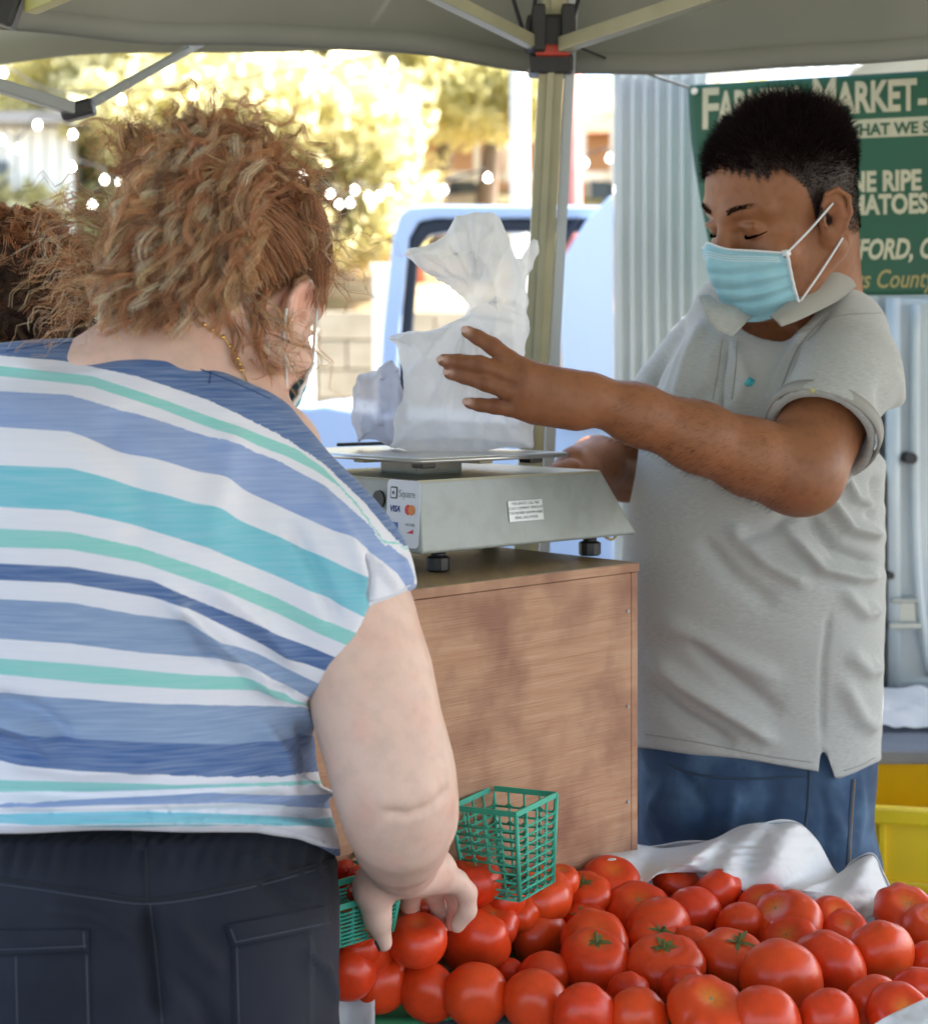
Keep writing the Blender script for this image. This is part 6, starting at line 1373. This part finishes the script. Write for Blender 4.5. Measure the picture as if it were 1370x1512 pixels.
def patch(poly, m_, nm, off=.0022, sub=10):
    """a sewn-on panel: corners in order tl, tr, br, bl (pixels), draped on the trousers"""
    tl_, tr_, br_, bl_ = poly; V_ = []
    for j in range(sub+1):
        for i in range(sub+1):
            a, b = i/sub, j/sub; x_ = (tl_[0]*(1-a)+tr_[0]*a)*(1-b)+(bl_[0]*(1-a)+br_[0]*a)*b; y_ = (tl_[1]*(1-a)+tr_[1]*a)*(1-b)+(bl_[1]*(1-a)+br_[1]*a)*b
            V_.append(hit(x_, y_, bt, off)[0])
    F_ = [(j*(sub+1)+i, j*(sub+1)+i+1, (j+1)*(sub+1)+i+1, (j+1)*(sub+1)+i) for j in range(sub) for i in range(sub)]
    o = mobj(nm, V_, F_, m_, wm); md = o.modifiers.new('t', 'SOLIDIFY'); md.thickness = .0022; md.offset = 1; return o
patch([(-40, 1400), (132, 1402), (136, 1580), (-40, 1580)], tro, 'pocket', .0012); patch([(-40, 1374), (131, 1372), (131, 1404), (-40, 1412)], tro, 'pocket_flap', .0035)
patch([(342, 1392), (466, 1374), (466, 1570), (346, 1580)], tro, 'pocket', .0012); patch([(334, 1366), (492, 1334), (494, 1368), (344, 1398)], tro, 'pocket_flap', .0035)
for pts in ([(-40, 1404), (60, 1400), (128, 1397)], [(124, 1376), (125, 1400)], [(24, 1412), (26, 1512)], [(128, 1410), (131, 1512)], [(348, 1391), (420, 1376), (488, 1362)], [(341, 1372), (349, 1392)], [(350, 1398), (353, 1512)], [(460, 1382), (459, 1512)]):
    line_on(pts, .0006, trl, 'stitching', wm, bt, 20, .0062)
patch([(196, 1224), (216, 1224), (217, 1253), (198, 1254)], tro, 'belt_loop', .003, 4)
for x_ in (lw1, lw2):
    B_ = Sdf(); B_.cap((x_, YW+.15, .045), (x_, YW-.03, .05), .038, .042, .02, flat=.8); B_.cap((x_, YW, .1), (x_, YW, .06), .05, .052, .02); V, Q = B_.mesh(.008); V[:, 2] = np.maximum(V[:, 2], .005); mobj('shoe', V, Q, white, wm)
# ---- her mask: only the loops and one cheek edge show
mk2 = thing('face_mask', 'pale blue surgical mask worn by the red haired woman, ear loops showing', 'mask', Ww(0, .1, -.05))
def mfn2(U, W): p_ = mpt(U*2-1, W); return np.array(WC)+p_*1.0*ws@np.array(WM).T
sheet(mfn2, 50, 30, mskm, 'mask_fabric', mk2, .001)
def mp2(u, v): return Vector(np.array(WC)+mpt(np.array(u), np.array(v), .002)*1.0*ws@np.array(WM).T)
for q in (-1, 1):
    for pts in ([mp2(q*.99, .02), Vector(Ww(q*.082, .045, .0)), Vector(Ww(q*.088, .022, .026)), Vector(Ww(q*.09, .0, .034))], [mp2(q*.99, .98), Vector(Ww(q*.080, .03, -.06)), Vector(Ww(q*.086, -.004, -.030)), Vector(Ww(q*.088, -.018, -.005))]):
        V_, F_ = tube([tuple(p_) for p_ in spline(pts, 20)], .0018, 6, True, .7); mobj('ear_loop', V_, F_, mskw, mk2)
    V_, F_ = tube([mp2(q*1.0, v) for v in np.linspace(0, 1, 10)], .004, 6, True, .5); mobj('side_binding', V_, F_, mskw, mk2)
# ---- necklace
gm = mat('gold', (.85, .55, .2), .25, metal=.9); nk = thing('necklace', 'fine gold chain necklace with small beads on the woman\'s neck', 'necklace', tuple(P(340, 510, 1.56)))
npts = spline([(296, 476, 0), (312, 486, 0), (330, 498, 0), (344, 516, 0), (352, 532, 0), (358, 548, 0), (366, 566, 0)], 34)
W_ = [hit(a, b, bw, .0022)[0] for a, b, _ in npts]; g = Geo(); g.tube([tuple(p_) for p_ in W_], .0008, 5); g.obj('chain', gm, nk, True)
for i in (2, 6, 11, 15, 18, 21, 24, 27): V_, F_ = tube([W_[i]+Vector((0, 0, z_)) for z_ in (-.0025, -.0015, 0, .0015, .0025)], [.0006, .0021, .0027, .0021, .0006], 8); mobj('bead', V_, F_, gm, nk)
# ---- her hair
rg = np.random.default_rng(21)
pal = np.array([[.88, .50, .28], [.74, .40, .22], [.94, .64, .40], [.46, .24, .14], [.99, .79, .62], [.64, .35, .20], [.95, .64, .42]])
pal = np.clip(pal*.9+np.array([.07, .085, .075]), 0, .98)  # copper and blond tones, brightened in colour for a sunlit look
def hcol(n, p): return pal[rg.choice(len(pal), n, p=p)]
Mw = np.array(WM); Cw = np.array(WC); TIE = np.array(P(318, 268, 1.545))
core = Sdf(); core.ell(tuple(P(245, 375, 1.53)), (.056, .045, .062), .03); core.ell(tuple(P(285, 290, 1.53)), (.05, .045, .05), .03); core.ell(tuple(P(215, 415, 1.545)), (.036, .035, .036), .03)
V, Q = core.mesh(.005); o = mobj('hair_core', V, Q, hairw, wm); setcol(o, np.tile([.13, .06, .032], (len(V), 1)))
# combed part: from the hairline over the skull to the tie
n = 6500; az = rg.uniform(-180, 180, n); zl = np.interp(np.abs(az), [0, 40, 60, 78, 90, 110, 140, 180], [.08, .068, .045, .030, .028, -.012, -.035, -.04])+rg.uniform(0, .03, n)
rr_ = .09; st_ = np.stack([np.sin(np.radians(az))*.080, np.cos(np.radians(az))*.094-.006, zl], 1); sc3 = np.array([.0775, .0925, .0865]); cen = np.array([0, -.006, .048])
d0 = (st_-cen)/sc3; d0 /= np.linalg.norm(d0, axis=1)[:, None]; tl_ = (TIE-Cw)@Mw/ws; d1 = (tl_-cen)/sc3; d1 = d1/np.linalg.norm(d1)
K = 16; t = np.linspace(0, 1, K)[None, :, None]; D = d0[:, None]*(1-t)+d1*t; D /= np.linalg.norm(D, axis=2)[..., None]
lift = 1.02+.05*np.sin(t*pi)+rg.uniform(0, .09, (n, 1, 1))*np.sin(t*pi)+.026*np.sin(t*14+vnoise(st_, 40, 3)[:, None, None]*4)*rg.uniform(.2, 1, (n, 1, 1))
X = (D*sc3*lift+cen)*ws@Mw.T+Cw; X += rg.normal(size=(n, 1, 3))*.002; X += np.cumsum(rg.normal(size=(n, K, 3)), axis=1)*.0006
cA = hcol(n, [.30, .22, .20, .10, .08, .06, .04]); blend = rg.uniform(.85, 1.1, (n, 1)); Vh, Fh, Ch = tubes(X, .00034*rg.uniform(.7, 1.3, n), 3, cA*blend, .8); o = mobj('combed_hair', Vh, Fh, hairw, wm); setcol(o, Ch)
# curls: locks leave the tie, arch and fall
def locks(nl, per, K, start, fn_, rad, curl, wl, colp, name, wid=.00033, pal_=None, frizz=.0012):
    XS, CS = [], []
    for i in range(nl):
        path = fn_(i); path = spline(path, K); seg = np.linalg.norm(np.diff(path, axis=0), axis=1); s_ = np.concatenate([[0], np.cumsum(seg)])
        T_ = np.gradient(path, axis=0); T_ /= np.linalg.norm(T_, axis=1)[:, None]; A = np.cross(T_, rg.normal(size=3)); A /= np.linalg.norm(A, axis=1)[:, None]; B = np.cross(T_, A)
        c_ = curl*rg.uniform(.4, 1.3); w_ = 2*pi/(wl*rg.uniform(.75, 1.4)); p_ = rg.uniform(0, 6.28)
        grow = np.clip(s_/.03, 0, 1); cen_ = path+(A*np.cos(w_*s_+p_)[:, None]+B*np.sin(w_*s_+p_)[:, None])*(c_*grow)[:, None]
        a_ = rg.uniform(0, 6.28, per); r_ = np.sqrt(rg.uniform(0, 1, per))*rad*rg.uniform(.5, 1.4); prof_ = (.5+.7*np.sin(np.linspace(.1, 1, K)*pi))
        O = A[None]*(np.cos(a_)*r_)[:, None, None]*prof_[None, :, None]+B[None]*(np.sin(a_)*r_)[:, None, None]*prof_[None, :, None]
        fz = np.cumsum(rg.normal(size=(per, K, 3)), axis=1)*frizz*.35; XS.append(cen_[None]+O+fz); c0_ = hcol(1, colp)[0] if pal_ is None else pal_[rg.integers(len(pal_))]
        CS.append(np.clip(c0_*rg.uniform(.75, 1.25, (per, 1))*(1+.1*rg.normal(size=(per, 1))), .01, .95))
    X = np.concatenate(XS); Cc = np.concatenate(CS); Vh, Fh, Ch = tubes(X, wid*rg.uniform(.7, 1.4, len(X)), 3, Cc, .5); o = mobj(name, Vh, Fh, hairw, wm if name != 'curls' else cur_par); setcol(o, Ch); return o
def fall(i):
    a = rg.uniform(0, 2*pi); tgt = None
    while True:
        x_, y_ = rg.uniform(100, 385), rg.uniform(300, 500)
        if y_ < 300+ (x_-120)*-.0 and False: continue
        lim_l = np.interp(y_, [300, 380, 440, 500], [180, 142, 115, 150]); lim_r = np.interp(y_, [300, 380, 440, 500], [410, 400, 375, 330])
        if lim_l < x_ < lim_r: break
    near_ = rg.uniform(-1, 1); Yt = 1.53-.075*rg.beta(2, 1.2)*(1 if rg.random() < .8 else -.6); end = np.array(P(x_, y_, Yt)); st = TIE+rg.normal(size=3)*[.022, .012, .016]
    up_ = np.array([rg.normal()*.012, -.015-.02*rg.random(), .012+.03*rg.random()]); m1 = st+up_+(end-st)*.12; m2 = st*.5+end*.5+np.array([(end[0]-st[0])*.22, -.022*rg.random(), .030]); m3 = st*.2+end*.8+np.array([0, -.008, .012])
    return [st, m1, m2, m3, end]
locks(520, 22, 20, None, fall, .0032, .0080, .042, [.17, .14, .18, .12, .16, .09, .14], 'curled_hair', .00028, frizz=.0015)
def side(i):
    x0, x1 = rg.uniform(415, 478), 0; x1 = rg.uniform(440, 482); y1 = rg.uniform(400, 462); p_ = [(rg.uniform(380, 430), rg.uniform(255, 310)), (x0*.5+225, 300+rg.uniform(0, 50)), (x1, rg.uniform(350, 390)), (x1-rg.uniform(0, 14), y1)]; Y_ = rg.uniform(1.60, 1.68); return [np.array(P(a, b, Y_-.02*(k == 1))) for k, (a, b) in enumerate(p_)]
locks(70, 20, 16, None, side, .0034, .003, .06, [.20, .26, .10, .20, .04, .18, .02], 'side_hair', .0003, frizz=.0022)
def puff(i):
    st = TIE+rg.normal(size=3)*[.02, .012, .012]; a = rg.uniform(-1.35, 1.35); L_ = rg.uniform(.03, .075); d = np.array([sin(a), rg.normal()*.3-.2, cos(a)]); e_ = st+d*L_+np.array([sin(a)*.025, 0, -.014*rg.random()]); return [st, st+d*L_*.4+rg.normal(size=3)*.006, st+d*L_*.85+rg.normal(size=3)*.008, e_]
locks(110, 12, 14, None, puff, .0030, .006, .032, [.26, .17, .22, .1, .1, .07, .08], 'top_knot')
def fly(i):
    b = [P(rg.uniform(200, 380), rg.uniform(225, 300), 1.53), P(rg.uniform(130, 200), rg.uniform(300, 450), 1.53), P(rg.uniform(400, 470), rg.uniform(270, 400), 1.60), P(rg.uniform(300, 410), rg.uniform(440, 500), 1.56)][rg.choice(4, p=[.5, .25, .12, .13])]
    b = np.array(b); cx_ = np.array(P(290, 370, 1.54)); d = b-cx_; d /= np.linalg.norm(d); L_ = rg.uniform(.025, .075); return [b-d*.02, b+d*L_*.3+rg.normal(size=3)*.006, b+d*L_*.7+rg.normal(size=3)*.012, b+d*L_*.9+np.array([d[0]*.02, 0, -.02])+rg.normal(size=3)*.01]
locks(420, 3, 14, None, fly, .003, .006, .035, [.25, .15, .25, .05, .2, .05, .05], 'flyaway_hair', .00028)
def arc(i): a = [(300, 290), (360, 245), (430, 232), (470, 262)]; o_ = rg.normal(size=(4, 2))*4; return [np.array(P(x+o_[k][0], y+o_[k][1], 1.55)) for k, (x, y) in enumerate(a)]
locks(4, 9, 14, None, arc, .003, .003, .06, [.3, .2, .3, .05, .1, .05, 0], 'flyaway_hair', .0003)
def wisp(i): a = [(395, 430), (380, 470), (388, 520), (410, 545), (455, 560)] if i % 3 else [(330, 470), (345, 500), (352, 525), (362, 545)]; o_ = rg.normal(size=(5, 2))*5; return [np.array(hit(x+o_[k][0], y+o_[k][1], bw, .006)[0]) for k, (x, y) in enumerate(a)]
locks(9, 9, 14, None, wisp, .002, .002, .05, [.4, .2, .4, 0, 0, 0, 0], 'neck_wisps', .00026)

# ================================================================ CURLY HAIRED SHOPPER, far left
cp_ = thing('person', 'curly brown haired person at the far left edge, mostly hidden behind the red haired woman', 'person', (P(20, 0, 1.98).x, 1.98, 0)); cur_par = cp_
CC = P(15, 470, 1.98); CM = frame_(R(190), R(15), 0)
S = Sdf(); head_sdf(S, CC, CM, .98, 1.); nbb = CC+Vector((0, -.03, -.19)); S.cap(tuple(CC+Vector((0, -.02, -.03))), tuple(nbb), .052, .06, .03)
z_s = nbb.z; bx_ = CC.x; S.loft([(z_s-.62, bx_, 1.96, .15, .11), (z_s-.45, bx_, 1.96, .14, .105), (z_s-.2, bx_, 1.96, .16, .11), (z_s-.06, bx_, 1.96, .15, .09), (z_s+.0, bx_, 1.96, .08, .06)], .03)
for q in (-1, 1): S.chain([(bx_+q*.16, 1.96, z_s-.07), (bx_+q*.19, 1.98, z_s-.33), (bx_+q*.15, 2.10, z_s-.5)], [.05, .042, .03], .02); S.cap((bx_+q*.15, 2.10, z_s-.5), (bx_+q*.13, 2.15, z_s-.55), .026, .03, .01, flat=.6)
V, Q = S.mesh(.006); C = np.tile(np.array([.5, .33, .25]), (len(V), 1)); lc_ = (V-np.array(CC))@np.array(CM); sc_m = (lc_[:, 2] > .0) | ((lc_[:, 1] < .02) & (lc_[:, 2] > -.08)); C[sc_m & (np.linalg.norm(lc_, axis=1) < .2)] = (.09, .05, .035); o = mobj('body', V, Q, fair, cp_); setcol(o, C)
T = Sdf(); T.loft([(z_s-.66, bx_, 1.96, .17, .13), (z_s-.45, bx_, 1.96, .155, .12), (z_s-.2, bx_, 1.96, .175, .125), (z_s-.06, bx_, 1.96, .165, .10), (z_s-.01, bx_, 1.96, .09, .07)], .03)
for q in (-1, 1): T.cap((bx_+q*.15, 1.96, z_s-.07), (bx_+q*.185, 1.97, z_s-.24), .062, .056, .03)
V, Q = T.mesh(.008); mobj('dark_shirt', V, Q, nvs, cp_)
T = Sdf(); T.loft([(z_s-.63, bx_, 1.96, .165, .125), (z_s-.8, bx_, 1.96, .17, .13)], .02)
for q in (-1, 1): T.cap((bx_+q*.085, 1.96, z_s-.8), (bx_+q*.09, 1.96, .08), .085, .055, .03); T.cap((bx_+q*.09, 1.92, .045), (bx_+q*.09, 2.1, .04), .045, .035, .01)
V, Q = T.mesh(.009); V[:, 2] = np.maximum(V[:, 2], .003); mobj('jeans', V, Q, denim, cp_)
cpal = np.array([[.20, .12, .085], [.28, .17, .11], [.46, .24, .14], [.14, .08, .06]]); cpal_sun = np.array([[.80, .42, .22], [.65, .34, .18], [.9, .55, .34], [.5, .26, .14]])  # second palette puts sunlight into the colour of the upper curls
CCn = np.array(CC)+np.array([0, -.01, .035])
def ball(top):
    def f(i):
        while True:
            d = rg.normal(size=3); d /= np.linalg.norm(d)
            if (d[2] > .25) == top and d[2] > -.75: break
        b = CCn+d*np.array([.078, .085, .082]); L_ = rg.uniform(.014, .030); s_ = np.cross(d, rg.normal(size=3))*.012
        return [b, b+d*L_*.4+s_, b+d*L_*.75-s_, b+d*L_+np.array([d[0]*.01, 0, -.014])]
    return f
locks(330, 12, 14, None, ball(False), .003, .007, .022, None, 'curls', .00036, cpal); locks(260, 12, 14, None, ball(True), .003, .007, .022, None, 'curls', .00036, cpal_sun)
core = Sdf(); core.ell(tuple(CCn), (.092, .098, .095), .02); V, Q = core.mesh(.008); o = mobj('hair_core', V, Q, hairw, cp_); setcol(o, np.tile([.12, .065, .045], (len(V), 1)))
# white cloth at the table corner, just right of her hip
def skirt(U, W): x = P(482, 0, 1.69).x+.05*U; return np.stack([x, 1.70+.006*np.sin(x*90)+0*W, (TZ+.03)-.4*W-.0*U], 1)
o = sheet(skirt, 12, 12, wf, 'table_skirt', None, .001); tag(o, 'narrow strip of white cloth hanging at the table edge beside the hip', 'cloth')
